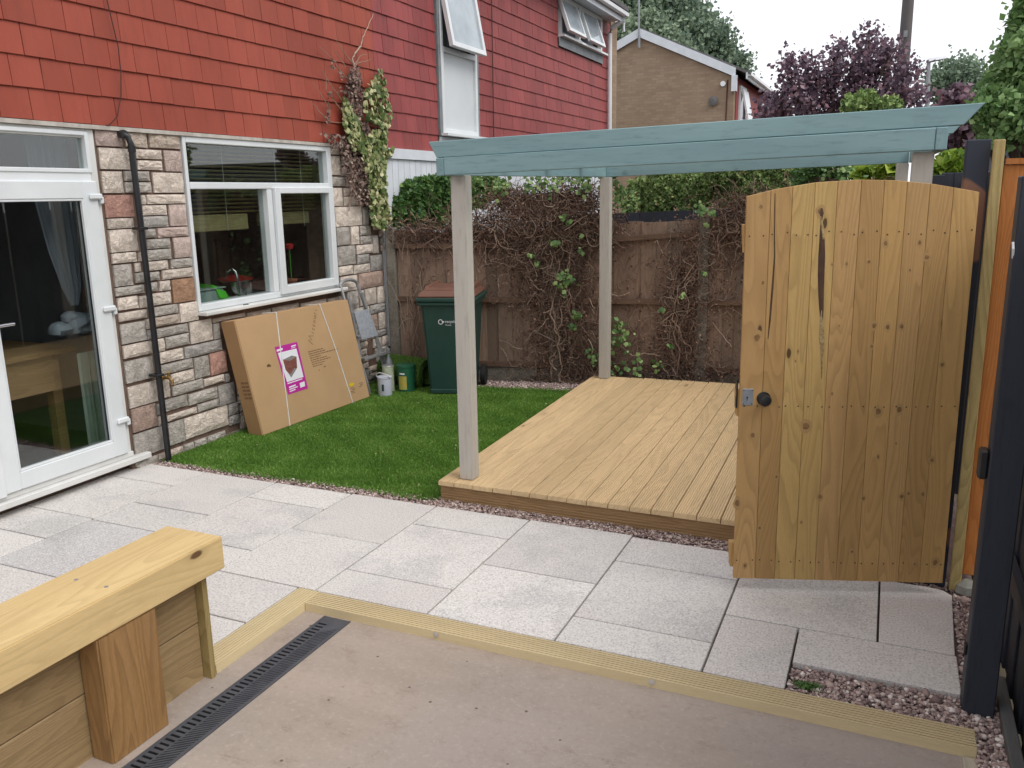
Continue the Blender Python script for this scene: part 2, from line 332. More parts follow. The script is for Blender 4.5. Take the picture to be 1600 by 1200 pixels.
MT['table'] = wood('table_timber', (.36, .22, .10), (.28, .16, .07), 'y', .3, 8)
MT['curtain'] = plain('net_curtain', (.30, .32, .36), (.22, .24, .28), 6, .9, .1, stretch=(3, 3, .3))
MT['tail'] = plain('pale_green_drape', (.34, .40, .35), (.26, .32, .27), 6, .9, .1)
MT['blind'] = plain('bamboo_blind', (.34, .29, .14), (.22, .18, .08), 90, .7, .2, stretch=(1, .05, 1))
MT['blind_cord'] = plain('blind_cord', (.5, .5, .42))
MT['green_cloth'] = plain('green_cloth', (.10, .55, .04), (.07, .42, .03), 12, .8)
MT['clear_tub'] = plain('pale_plastic', (.32, .40, .38), (.22, .3, .28), 8, .3, .5)
MT['red'] = plain('red_plastic', (.5, .03, .03), rough=.4)
MT['terracotta'] = plain('terracotta', (.34, .11, .06), rough=.8)
MT['worktop'] = plain('dark_worktop', (.10, .13, .13), (.14, .18, .17), 20, .35, .5)
def brickmat(name, c1, c2, mortar, sx, sz):
    M_, t, b = newmat(name); g = N(t, 'ShaderNodeNewGeometry'); sx_ = N(t, 'ShaderNodeSeparateXYZ'); t.links.new(g.outputs['Position'], sx_.inputs[0])
    cb = N(t, 'ShaderNodeCombineXYZ'); t.links.new(math_(t, 'ADD', sx_.outputs[0], sx_.outputs[1]), cb.inputs[0]); t.links.new(sx_.outputs[2], cb.inputs[1])
    br = N(t, 'ShaderNodeTexBrick'); t.links.new(cb.outputs[0], br.inputs[0]); br.inputs['Scale'].default_value = 1
    br.inputs['Brick Width'].default_value = .225; br.inputs['Row Height'].default_value = .075; br.inputs['Mortar Size'].default_value = .007
    br.inputs['Color1'].default_value = (*c1, 1); br.inputs['Color2'].default_value = (*c2, 1); br.inputs['Mortar'].default_value = (*mortar, 1)
    v, r = coords(t); n = noise(t, v, 1.1, 5, .65); n2 = noise(t, v, 9, 4, .7)
    col = mix(t, ramp(t, n, .4, .68, 0, .4), br.outputs[0], tuple(x*.72 for x in c2)); col = mix(t, ramp(t, n2, .6, .72, 0, .45), col, tuple(x*.45 for x in c1))
    t.links.new(col, b.inputs['Base Color']); setb(b, .95, .1); bump(t, b, br.outputs['Fac'], -.4, .01); return M_
MT['brick'] = brickmat('buff_brick', (.36, .26, .18), (.29, .205, .14), (.27, .22, .17), 0, 0)
MT['roof'] = plain('grey_roof_tile', (.15, .14, .14), (.10, .095, .095), 5, .8, .2)
MT['slate'] = plain('slate_cladding', (.17, .18, .205), (.12, .13, .15), 5, .7, .3, stretch=(1, 1, 6))
MT['bark'] = plain('bark', (.10, .075, .055), (.06, .045, .035), 12, .9, .1, bs=.6, bscale=30, stretch=(1, 1, .2))
MT['pole'] = plain('tarred_pole', (.14, .125, .12), (.10, .09, .09), 6, .8, .2, stretch=(1, 1, .1))
MT['lamp_metal'] = plain('lamp_grey', (.30, .31, .33), rough=.5, metal=.3)
MT['cable'] = plain('brown_cable', (.09, .03, .025), rough=.6)
MT['screw'] = plain('screw_head', (.06, .04, .03), rough=.6)
MT['knot'] = plain('timber_knot', (.17, .09, .04), (.25, .14, .06), 60, .6, .3)
MT['knot_halo'] = plain('knot_halo', (.38, .235, .095), (.43, .27, .11), 40, .6, .3)
MT['scar'] = plain('bark_pocket', (.055, .028, .02), (.11, .06, .035), 30, .7, .3, bs=1., bscale=90, stretch=(1, 1, .3))
MT['resin'] = plain('resin', (.45, .36, .17), (.25, .15, .06), 90, .35, .5, bs=1., bscale=150)
MT['wet_stone'] = plain('grey_rubble', (.27, .27, .24), (.18, .18, .16), 14, .9, .1, bs=.8, bscale=50)
MT['light_wood'] = wood('pale_offcut', (.60, .54, .42), (.5, .44, .33), 'y', 0, 6)
MT['scaffold'] = plain('grey_board', (.16, .155, .15), (.10, .10, .098), 9, .85, .2, bs=.3, bscale=40, stretch=(1, .2, 1))

# ------------------------------------------------------------------ mesh helpers
BASE = {}
def base_of(o):
    return BASE.get(o.name, Vector((0, 0, 0))) if o is not None else Vector((0, 0, 0))
def link(o, parent=None):
    C.objects.link(o)
    if parent is not None: o.parent = parent
    return o
def tag(o, label=None, cat=None, group=None, kind=None):
    for k, v in (('label', label), ('category', cat), ('group', group), ('kind', kind)):
        if v: o[k] = v
    return o
def thing(name, loc, label, cat, group=None, kind=None):
    o = bpy.data.objects.new(name, None); o.empty_display_size = .1; C.objects.link(o); o.location = loc; BASE[o.name] = Vector(loc)
    return tag(o, label, cat, group, kind)
class MB:
    def __init__(s): s.v = []; s.f = []; s.r = []
    def add(s, vs, fs, rnd=None):
        n = len(s.v); s.v += [tuple(map(float, p)) for p in vs]; s.f += [tuple(i+n for i in f) for f in fs]
        s.r += [0. if rnd is None else rnd]*len(fs); return s
    def hexa(s, p):      # 8 points: bottom ring ccw, top ring ccw
        return s.add(p, [(3, 2, 1, 0), (4, 5, 6, 7), (0, 1, 5, 4), (1, 2, 6, 5), (2, 3, 7, 6), (3, 0, 4, 7)])
    def box(s, x0, x1, y0, y1, z0, z1):
        return s.hexa([(x0, y0, z0), (x1, y0, z0), (x1, y1, z0), (x0, y1, z0), (x0, y0, z1), (x1, y0, z1), (x1, y1, z1), (x0, y1, z1)])
    def obox(s, c, sz, M_=None):
        hx, hy, hz = sz[0]/2, sz[1]/2, sz[2]/2
        pts = [Vector(p) for p in [(-hx, -hy, -hz), (hx, -hy, -hz), (hx, hy, -hz), (-hx, hy, -hz), (-hx, -hy, hz), (hx, -hy, hz), (hx, hy, hz), (-hx, hy, hz)]]
        if M_ is not None: pts = [M_ @ p for p in pts]
        return s.hexa([p+Vector(c) for p in pts])
    def prism(s, poly, fn, a, b):
        """poly: 2D ccw outline; fn(u,v,t)->xyz ; extruded t from a to b"""
        n = len(poly); vs = [fn(u, v, a) for u, v in poly]+[fn(u, v, b) for u, v in poly]
        return s.add(vs, [tuple(reversed(range(n))), tuple(range(n, 2*n))]+[(i, (i+1) % n, n+(i+1) % n, n+i) for i in range(n)])
    def tube(s, pts, r, n=6, rnd=None, cap=True):
        pts = [Vector(p) for p in pts]; rs = r if isinstance(r, (list, tuple)) else [r]*len(pts)
        vs = []; fs = []
        up = Vector((0, 0, 1))
        for i, p in enumerate(pts):
            d = (pts[min(i+1, len(pts)-1)]-pts[max(i-1, 0)])
            if d.length < 1e-9: d = Vector((0, 0, 1))
            d.normalize(); a = d.cross(up if abs(d.z) < .9 else Vector((1, 0, 0))).normalized(); b = d.cross(a)
            for k in range(n):
                t = 2*math.pi*k/n; vs.append(p+a*math.cos(t)*rs[i]+b*math.sin(t)*rs[i])
        for i in range(len(pts)-1):
            for k in range(n): fs.append((i*n+k, i*n+(k+1) % n, (i+1)*n+(k+1) % n, (i+1)*n+k))
        if cap: fs += [tuple(reversed(range(n))), tuple(range((len(pts)-1)*n, len(pts)*n))]
        return s.add(vs, fs, rnd)
    def lathe(s, c, prof, n=16, M_=None):
        vs = []; fs = []
        for r, z in prof:
            for k in range(n):
                t = 2*math.pi*k/n; p = Vector((r*math.cos(t), r*math.sin(t), z)); p = M_ @ p if M_ is not None else p; vs.append(p+Vector(c))
        for i in range(len(prof)-1):
            for k in range(n): fs.append((i*n+k, i*n+(k+1) % n, (i+1)*n+(k+1) % n, (i+1)*n+k))
        fs += [tuple(reversed(range(n))), tuple(range((len(prof)-1)*n, len(prof)*n))]
        return s.add(vs, fs)
    def build(s, name, mat, parent=None, smooth=False, bevel=0, label=None, kind=None, cat=None, attr=False, seg=1, group=None):
        b0 = base_of(parent)
        me = bpy.data.meshes.new(name)
        if parent is None: 
            o0 = Vector(tuple(np.mean(np.array(s.v), axis=0))) if s.v else Vector(); o0.z = min(p[2] for p in s.v); b0 = o0
        me.from_pydata([(p[0]-b0.x, p[1]-b0.y, p[2]-b0.z) for p in s.v], [], s.f)
        if attr:
            at = me.attributes.new('rnd', 'FLOAT', 'FACE'); at.data.foreach_set('value', s.r)
        if bevel:
            bm = bmesh.new(); bm.from_mesh(me); bmesh.ops.remove_doubles(bm, verts=bm.verts, dist=1e-6)
            es = [e for e in bm.edges if len(e.link_faces) == 2 and e.calc_face_angle(0) > .5]
            bmesh.ops.bevel(bm, geom=es, offset=bevel, segments=seg, affect='EDGES', clamp_overlap=True); bm.to_mesh(me); bm.free()
        if smooth:
            me.shade_smooth()
            try: me.set_sharp_from_angle(angle=math.radians(40))
            except Exception: pass
        me.materials.append(mat if not isinstance(mat, str) else MT[mat])
        o = bpy.data.objects.new(name, me); link(o, parent)
        if parent is None: o.location = b0
        BASE[o.name] = Vector(b0)
        return tag(o, label, cat, group, kind)
def np_mesh(name, verts, faces_n, idx, rnd, mat, parent=None, kind='stuff', label=None, cat=None):
    """verts Nx3 world, all faces with faces_n corners, idx flat"""
    me = bpy.data.meshes.new(name); nf = len(idx)//faces_n
    b0 = base_of(parent) if parent is not None else Vector((0, 0, 0))
    verts = np.asarray(verts, dtype=np.float32)-np.array(b0, dtype=np.float32)
    me.vertices.add(len(verts)); me.vertices.foreach_set('co', verts.ravel())
    me.loops.add(len(idx)); me.loops.foreach_set('vertex_index', np.asarray(idx, dtype=np.int32))
    me.polygons.add(nf); me.polygons.foreach_set('loop_start', np.arange(0, nf*faces_n, faces_n, dtype=np.int32))
    try: me.polygons.foreach_set('loop_total', np.full(nf, faces_n, dtype=np.int32))
    except Exception: pass
    me.update(calc_edges=True)
    at = me.attributes.new('rnd', 'FLOAT', 'FACE'); at.data.foreach_set('value', np.asarray(rnd, dtype=np.float32))
    me.materials.append(MT[mat]); o = bpy.data.objects.new(name, me); link(o, parent)
    return tag(o, label, cat, None, kind)
RNG = np.random.default_rng(7)
def leaves(name, P, size, mat, parent=None, kind='stuff', nrm=None, spread=1., label=None, cat=None, aspect=.75, pts=4, rlo=0., rhi=1.):
    """one folded little leaf per point"""
    P = np.asarray(P); n = len(P)
    a = RNG.normal(size=(n, 3))
    if nrm is not None: a = a*spread+np.asarray(nrm)*1.2
    a /= np.linalg.norm(a, axis=1)[:, None]
    t = RNG.normal(size=(n, 3)); t -= (t*a).sum(1)[:, None]*a; t /= np.linalg.norm(t, axis=1)[:, None]
    b = np.cross(a, t); s = (size*RNG.uniform(.6, 1.3, n))[:, None]
    if pts == 4:
        V = np.stack([P-t*s*.5, P+b*s*.5*aspect+a*s*.12, P+t*s*.5, P-b*s*.5*aspect+a*s*.12], 1)
        F = np.array([0, 1, 2, 0, 2, 3]); k = 4
    else:       # five-lobed ivy leaf
        V = np.stack([P-t*s*.4, P-t*s*.15+b*s*.42, P+t*s*.12+b*s*.5, P+t*s*.55, P+t*s*.12-b*s*.5, P-t*s*.15-b*s*.42, P+a*s*.08], 1)
        F = np.array([6, 0, 1, 6, 1, 2, 6, 2, 3, 6, 3, 4, 6, 4, 5, 6, 5, 0]); k = 7
    idx = (np.arange(n)[:, None]*k+F[None, :]).ravel()
    rnd = np.repeat(RNG.uniform(rlo, rhi, n), len(F)//3)
    return np_mesh(name, V.reshape(-1, 3), 3, idx, rnd, mat, parent, kind, label, cat)
def flat_text(s, size, name, mat, parent, M_, extrude=.0006):
    cu = bpy.data.curves.new('t', 'FONT'); cu.body = s; cu.size = size; cu.extrude = extrude; cu.align_x = 'LEFT'
    o = bpy.data.objects.new('t', cu); me = bpy.data.meshes.new_from_object(o); bpy.data.objects.remove(o)
    b0 = base_of(parent); me.transform(Matrix.Translation(-b0) @ M_); me.name = name
    me.materials.clear(); me.materials.append(MT[mat]); r = bpy.data.objects.new(name, me); link(r, parent); return r
def frame_M(o, u, v, n):
    M_ = Matrix.Identity(4)
    for i in range(3): M_[i][0], M_[i][1], M_[i][2], M_[i][3] = u[i], v[i], n[i], o[i]
    return M_
random.seed(11)
# ================================================================== GROUND AND PAVING
W = -4.62
tag(MB().box(-150, 150, -60, 260, -.6, -.10).build('ground', 'soil'), kind='structure')
tag(MB().box(-2.44, .47, -3.2, 2.822, -.099, -.036).build('concrete_floor', 'screed'), kind='structure')
patio = thing('patio', (-2, 3.4, -.03), None, None, kind='structure')
SL = [(-4.70, -4.12, 3.82, 4.115), (-4.70, -4.12, 3.215, 3.82), (-4.70, -4.12, 2.905, 3.215), (-4.70, -4.12, 2.30, 2.905), (-4.70, -4.12, 1.70, 2.30),
      (-4.12, -3.53, 3.507, 4.115), (-4.12, -3.53, 3.203, 3.507), (-4.12, -3.53, 2.585, 3.203), (-4.12, -3.53, 2.28, 2.585), (-4.12, -3.53, 1.68, 2.28),
      (-3.53, -2.945, 3.835, 4.12), (-3.53, -2.945, 3.203, 3.835), (-3.53, -2.945, 2.9, 3.203), (-3.53, -2.945, 2.3, 2.9), (-3.53, -2.945, 1.7, 2.3),
      (-2.945, -2.35, 3.525, 4.128), (-2.945, -2.35, 2.945, 3.525), (-2.945, -2.44, 2.58, 2.945), (-2.945, -2.44, 1.98, 2.58), (-2.945, -2.44, 1.4, 1.98),
      (-2.35, -1.75, 3.835, 4.13), (-2.35, -1.75, 3.20, 3.835), (-2.35, -1.75, 2.945, 3.20),
      (-1.75, -1.147, 3.505, 4.135), (-1.75, -1.147, 2.945, 3.505),
      (-1.147, -.54, 3.79, 4.11), (-1.147, -.54, 3.175, 3.79), (-1.147, -.54, 2.945, 3.175),
      (-.54, -.23, 2.945, 3.435), (-.23, .365, 3.145, 3.435), (-.54, .075, 3.435, 4.05), (.075, .375, 3.435, 4.05)]
for i, (x0, x1, y0, y1) in enumerate(SL):
    g = .0045
    mb = MB()
    if abs(x1-.375) < .001:     # last slab has its far corner knocked off
        pl = [(x0+g, y0+g), (x1-g-.015, y0+g), (x1, y1-.06), (x1-.03, y1-.02), (x1-.09, y1-g), (x0+g, y1-g)]
        mb.prism(pl, lambda u, v, t: (u, v, t), -.045, .0)
    else:
        mb.box(x0+g, x1-g, y0+g, y1-g, -.045, random.uniform(-.0012, .0012))
    mb.build('paving_slab', 'slab_dark' if i in (7,) else 'slab', patio, bevel=.0025)
MB().box(-4.715, -2.445, 1.3, 4.11, -.075, -.026).build('jointing_bed', 'joint', patio)
MB().box(-2.444, .30, 2.9425, 4.11, -.075, -.026).build('jointing_bed', 'joint', patio)

# gravel: a bed with thousands of loose chips on it
tag(MB().box(-4.80, .475, 2.823, 8.4, -.098, -.029).build('gravel_bed', 'gravel_bed'), kind='structure')
ico = bmesh.new(); bmesh.ops.create_icosphere(ico, subdivisions=1, radius=1)
IV = np.array([v.co[:] for v in ico.verts]); IF = np.array([[v.index for v in f.verts] for f in ico.faces]); ico.free()
def inside(poly, X, Y):
    r = np.zeros(len(X), bool); n = len(poly)
    for i in range(n):
        x0, y0 = poly[i]; x1, y1 = poly[(i+1) % n]
        c = ((y0 > Y) != (y1 > Y)) & (X < (x1-x0)*(Y-y0)/(y1-y0+1e-12)+x0); r ^= c
    return r
def scatter(poly, dens):
    xs = [p[0] for p in poly]; ys = [p[1] for p in poly]; a = (max(xs)-min(xs))*(max(ys)-min(ys)); n = int(a*dens)
    X = RNG.uniform(min(xs), max(xs), n); Y = RNG.uniform(min(ys), max(ys), n); k = inside(poly, X, Y); return X[k], Y[k]
def gravel(name, regions, label):
    PX, PY, PZ, PS = [], [], [], []
    for poly, dens, size, z0 in regions:
        X, Y = scatter(poly, dens); PX.append(X); PY.append(Y); PZ.append(np.full(len(X), z0)+RNG.uniform(-.006, .012, len(X))); PS.append(np.full(len(X), size))
    X, Y, Z, S = map(np.concatenate, (PX, PY, PZ, PS)); n = len(X)
    S = S*RNG.lognormal(0, .28, n)
    sc3 = S[:, None]*np.stack([RNG.uniform(.7, 1.2, n), RNG.uniform(.55, 1., n), RNG.uniform(.4, .8, n)], 1)
    ang = RNG.uniform(0, 6.28, n); tl = RNG.uniform(-.5, .5, n)
    V = IV[None]*sc3[:, None, :]*(1+RNG.uniform(-.28, .28, (n, len(IV), 1)))
    c, s = np.cos(tl)[:, None], np.sin(tl)[:, None]; y = V[..., 1]*c-V[..., 2]*s; z = V[..., 1]*s+V[..., 2]*c; x = V[..., 0]
    c, s = np.cos(ang)[:, None], np.sin(ang)[:, None]
    V = np.stack([x*c-y*s+X[:, None], x*s+y*c+Y[:, None], z+Z[:, None]], -1)
    idx = (np.arange(n)[:, None]*len(IV)+IF.ravel()[None]).ravel()
    tag(np_mesh(name, V.reshape(-1, 3), 3, idx, np.repeat(RNG.uniform(0, 1, n), len(IF)), 'gravel'), label, 'gravel', kind='stuff')
gravel('loose_gravel', [
    ([(-.225, 2.945), (.36, 2.945), (.475, 2.90), (.475, 2.75), (.40, 2.7), (.40, 1.5), (.47, 1.5), (.475, 3.3), (.365, 3.3), (.36, 3.14), (-.225, 3.138)], 15000, .0088, -.02),
    ([(.375, 3.2), (.475, 3.2), (.475, 4.2), (.375, 4.2)], 14000, .0085, -.018),
    ([(.387, 1.2), (.475, 1.2), (.475, 2.95), (.387, 2.95)], 15000, .009, -.022),
    ([(-2.42, 4.138), (-1.75, 4.142), (-1.147, 4.14), (-.54, 4.118), (.36, 4.06), (.36, 4.25), (-.55, 4.275), (-2.42, 4.285)], 12500, .0075, -.015),
    ([(-4.6, 4.118), (-3.0, 4.13), (-2.42, 4.134), (-2.42, 4.26), (-3.0, 4.24), (-4.6, 4.21)], 12500, .0068, -.015),
    ([(-4.79, 1.6), (-4.70, 1.6), (-4.70, 4.11), (-4.60, 4.12), (-4.6, 4.2), (-4.79, 4.2)], 10000, .0065, -.018),
    ([(-3.7, 7.05), (-2.42, 7.27), (-2.44, 7.5), (-.2, 7.75), (-.2, 8.0), (-1.6, 7.75), (-3.9, 7.3)], 8500, .010, -.012),
    ([(-1.9, 7.5), (.3, 7.5), (.3, 8.0), (-1.5, 7.8)], 2500, .010, -.01)], 'pinkish brown gravel filling the gaps around the paving and deck')
# moss on the gravel near the edging board
mp = on_z(1262, 1072, -.005)
tag(leaves('moss_clump', np.stack([RNG.normal(mp[0], .022, 500), RNG.normal(mp[1], .010, 500), RNG.uniform(-.012, .006, 500)], 1), .009, 'dark_leaf', rlo=.4, rhi=.95), 'small dark green moss clump on the pink gravel', 'moss', kind='stuff')

# lawn
LAWN = [(-4.62, 4.21), (-4.0, 4.175), (-3.45, 4.19), (-3.0, 4.215), (-2.70, 4.20), (-2.56, 4.185), (-2.40, 4.235), (-2.47, 7.33), (-2.68, 7.30), (-3.48, 7.13), (-3.75, 7.30), (-4.62, 7.12)]
lawn = tag(MB().prism(LAWN, lambda u, v, t: (u, v, t), -.03, -.008).build('artificial_lawn', 'grass_base'), 'vivid green artificial lawn between the stone house wall and the timber deck', 'artificial lawn', kind='stuff')
BASE[lawn.name] = Vector(lawn.location)
def blades(poly, dens, name, parent=None, h=.021, wd=.0032, zfn=None):
    X, Y = scatter(poly, dens); n = len(X); a = RNG.uniform(0, 6.28, n); hh = h*RNG.uniform(.6, 1.25, n); ww = wd*RNG.uniform(.7, 1.4, n)
    lx = RNG.normal(.002, .008, n); ly = RNG.normal(-.003, .008, n); z0 = -.01
    P = np.stack([X, Y, np.full(n, z0)], 1); b = np.stack([np.cos(a)*ww, np.sin(a)*ww, np.zeros(n)], 1)
    V = np.stack([P-b, P+b, P+np.stack([lx, ly, hh], 1)], 1); idx = np.arange(n*3)
    tuft = .5+.22*np.sin(X*9+np.sin(Y*5)*2)*np.sin(Y*11+X*3)
    rnd = np.clip(RNG.normal(0, .2, n)+tuft, 0, .96); rnd[RNG.uniform(size=n) < .004] = 1
    return np_mesh(name, V.reshape(-1, 3), 3, idx, rnd, 'blade', parent)
blades(LAWN, 36000, 'grass_blades', lawn, h=.017)
X, Y = scatter(LAWN, 14)
leaves('lawn_litter', np.stack([X, Y, np.full(len(X), .012)], 1), .014, 'ivy_leaf', lawn, rlo=.6)

# ================================================================== TERRACE EDGE
GRN = 9
def grooved(x0, x1, y0, y1, z0, z1, axis, depth=.0035, n=GRN, end_shift=0.):
    """reeded decking board: real ridges along axis"""
    w_ = (y1-y0) if axis == 'x' else (x1-x0); pr = [(0, 0), (w_, 0)]; p = w_/n; top = []
    for k in range(n):
        a = k*p; top += [(a+p*.17, z1-z0-depth), (a+p*.24, z1-z0), (a+p*.76, z1-z0), (a+p*.83, z1-z0-depth)]
    pr += list(reversed(top))
    if axis == 'x': return MB().prism(pr, lambda u, v, t: (t, y0+u, z0+v), x1, x0)
    return MB().prism(pr, lambda u, v, t: (x0+u, t, z0+v), y0, y1)
eb = grooved(-2.312, .385, 2.822, 2.94, -.036, .002, 'x', .009, 8).build('edging_board', 'edging_x')
tag(eb, 'long pale grooved timber edging board between the concrete floor and the paving', 'edging board')
eb2 = grooved(-2.435, -2.314, 2.262, 2.94, -.036, .0025, 'y', .009, 8).build('edging_board', 'edging_y')
tag(eb2, 'short pale grooved timber edging board running from the corner back to the sleeper wall', 'edging board')
tag(MB().box(.345, .385, 2.3, 2.815, -.05, -.028).build('timber_offcut', 'light_wood'), 'pale timber strip at the right end of the concrete floor', 'timber strip')
for (px_, py_, lb) in ((681, 995, 'left'), (1018, 1072, 'right')):
    p = on_y(px_, py_, 2.82)
    M_ = Matrix.Rotation(math.radians(90), 4, 'X')
    o = MB().lathe((p[0], 2.822, -.012), [(.011, 0), (.013, .002), (.009, .003)], 12, M_).build('white_cap', 'trim', eb, smooth=True)
# channel drain
dA, dB = np.array(on_z(195, 1200, -.036)), np.array(on_z(505, 965, -.036)); eA, eB = np.array(on_z(272, 1200, -.036)), np.array(on_z(547, 973, -.036))
xl, xr = -2.198, -2.058
dr = thing('channel_drain', (-2.13, 2.2, -.036), 'black plastic slotted channel drain set in the concrete floor beside the sleeper wall', 'drain')
y0_, y1_ = .7, 2.81
MB().box(xl, xl+.007, y0_, y1_, -.037, -.031).build('drain_rim', 'drain', dr)
MB().box(xr-.007, xr, y0_, y1_, -.037, -.031).build('drain_rim', 'drain', dr)
MB().box(xl+.007, xr-.007, y0_, y1_, -.0365, -.0352).build('drain_shade_sheet', 'drain_shade', dr)  # flat black sheet: shade inside the channel put into its colour
gm = MB(); xc = xl+.058
gm.box(xl+.007, xl+.014, y0_, y1_, -.0352, -.032); gm.box(xc, xc+.007, y0_, y1_, -.0352, -.0318); gm.box(xr-.014, xr-.007, y0_, y1_, -.0352, -.032)
y = y0_
gm.box(xl+.014, xc, y1_-.060, y1_, -.0352, -.0323); gm.hexa([(xc+.007, y1_-.125, -.0352), (xr-.014, y1_-.074, -.0352), (xr-.014, y1_, -.0352), (xc+.007, y1_, -.0352), (xc+.007, y1_-.125, -.0323), (xr-.014, y1_-.074, -.0323), (xr-.014, y1_, -.0323), (xc+.007, y1_, -.0323)])
while y < y1_-.08:
    gm.box(xl+.014, xc, y, y+.014, -.0352, -.0325); y += .025
y = y0_-.04
while y+.06 < y1_-.06:
    a, b = y, y+.050
    def cl(q): return min(max(q, y0_), y1_)
    if a > y0_ and b+.007 < y1_:
        gm.hexa([(xc+.007, a, -.0352), (xr-.014, b, -.0352), (xr-.014, b+.0085, -.0352), (xc+.007, a+.0085, -.0352), (xc+.007, a, -.0322), (xr-.014, b, -.0322), (xr-.014, b+.0085, -.0322), (xc+.007, a+.0085, -.0322)])
    y += .0165
gm.build('grating', 'drain', dr, kind='stuff')

# sleeper wall
sw = thing('sleeper_wall', (-2.3, 1.3, -.04), 'low wall of new timber sleepers with a thick cap beam at the edge of the concrete floor', 'sleeper wall')
MB().box(-2.515, -2.235, -.6, 2.281, .424, .553).build('cap_beam', 'sleeper_top', sw, bevel=.004, seg=2)
MB().box(-2.336, -2.238, 1.70, 1.943, -.04, .4235).build('post', 'sleeper_post', sw, bevel=.006, seg=2)
MB().box(-2.336, -2.238, .35, .59, -.04, .4235).build('post', 'sleeper_post', sw, bevel=.006, seg=2)
MB().box(-2.39, -2.339, -.6, 2.222, .203, .4225).build('sleeper', 'sleeper_board', sw, bevel=.004)
MB().box(-2.392, -2.341, -.6, 2.222, -.07, .199).build('sleeper', 'sleeper_board', sw, bevel=.004)
MB().box(-2.395, -2.305, 2.224, 2.25, -.06, .423).build('end_batten', 'batten', sw, bevel=.002)
for px_, py_ in ((119, 906), (166, 917), (143, 1020)):
    p = on_z(px_, py_, .553) if py_ < 1000 else None
    if p is not None: MB().lathe((p[0], p[1], .553), [(.007, 0), (.007, .0012), (.003, .0016)], 10).build('screw', 'steel', sw)

# ================================================================== HOUSES
house = thing('house', (W, 4.5, 0), 'house with orange red tile hung upper wall, cream stone ground floor and white glazed door', 'house')
nb = thing('house', (W, 11, 0), 'adjoining house with dull crimson tile hung upper wall, white boarding and open white windows', 'house')
def part(par, name, mat, *b, **k): return MB().box(*b).build(name, mat, par, **k)
XB = W-.03       # mortar face
# ground floor backing of the stone house
for b in [(W-.33, XB, 3.995, 4.705, -.1, 2.245), (W-.33, XB, 4.705, 6.468, -.1, .962), (W-.33, XB, 6.468, 7.262, -.1, 2.245)]:
    part(house, 'wall', 'mortar', *b)
part(house, 'wall', 'mortar', W-.33, XB, -1.5, .9, -.1, 2.245)
part(house, 'upper_wall', 'mortar', W-.33, W-.034, -1.5, 7.262, 2.2455, 4.62)
part(house, 'eaves_trim', 'trim', W-.034, W+.012, -1.5, 7.262, 2.243, 2.268, label='dirty white trim strip under the bottom course of tiles')
part(house, 'plinth', 'concrete_post', XB-.0, W-.005, 4.0, 7.262, -.09, .006)
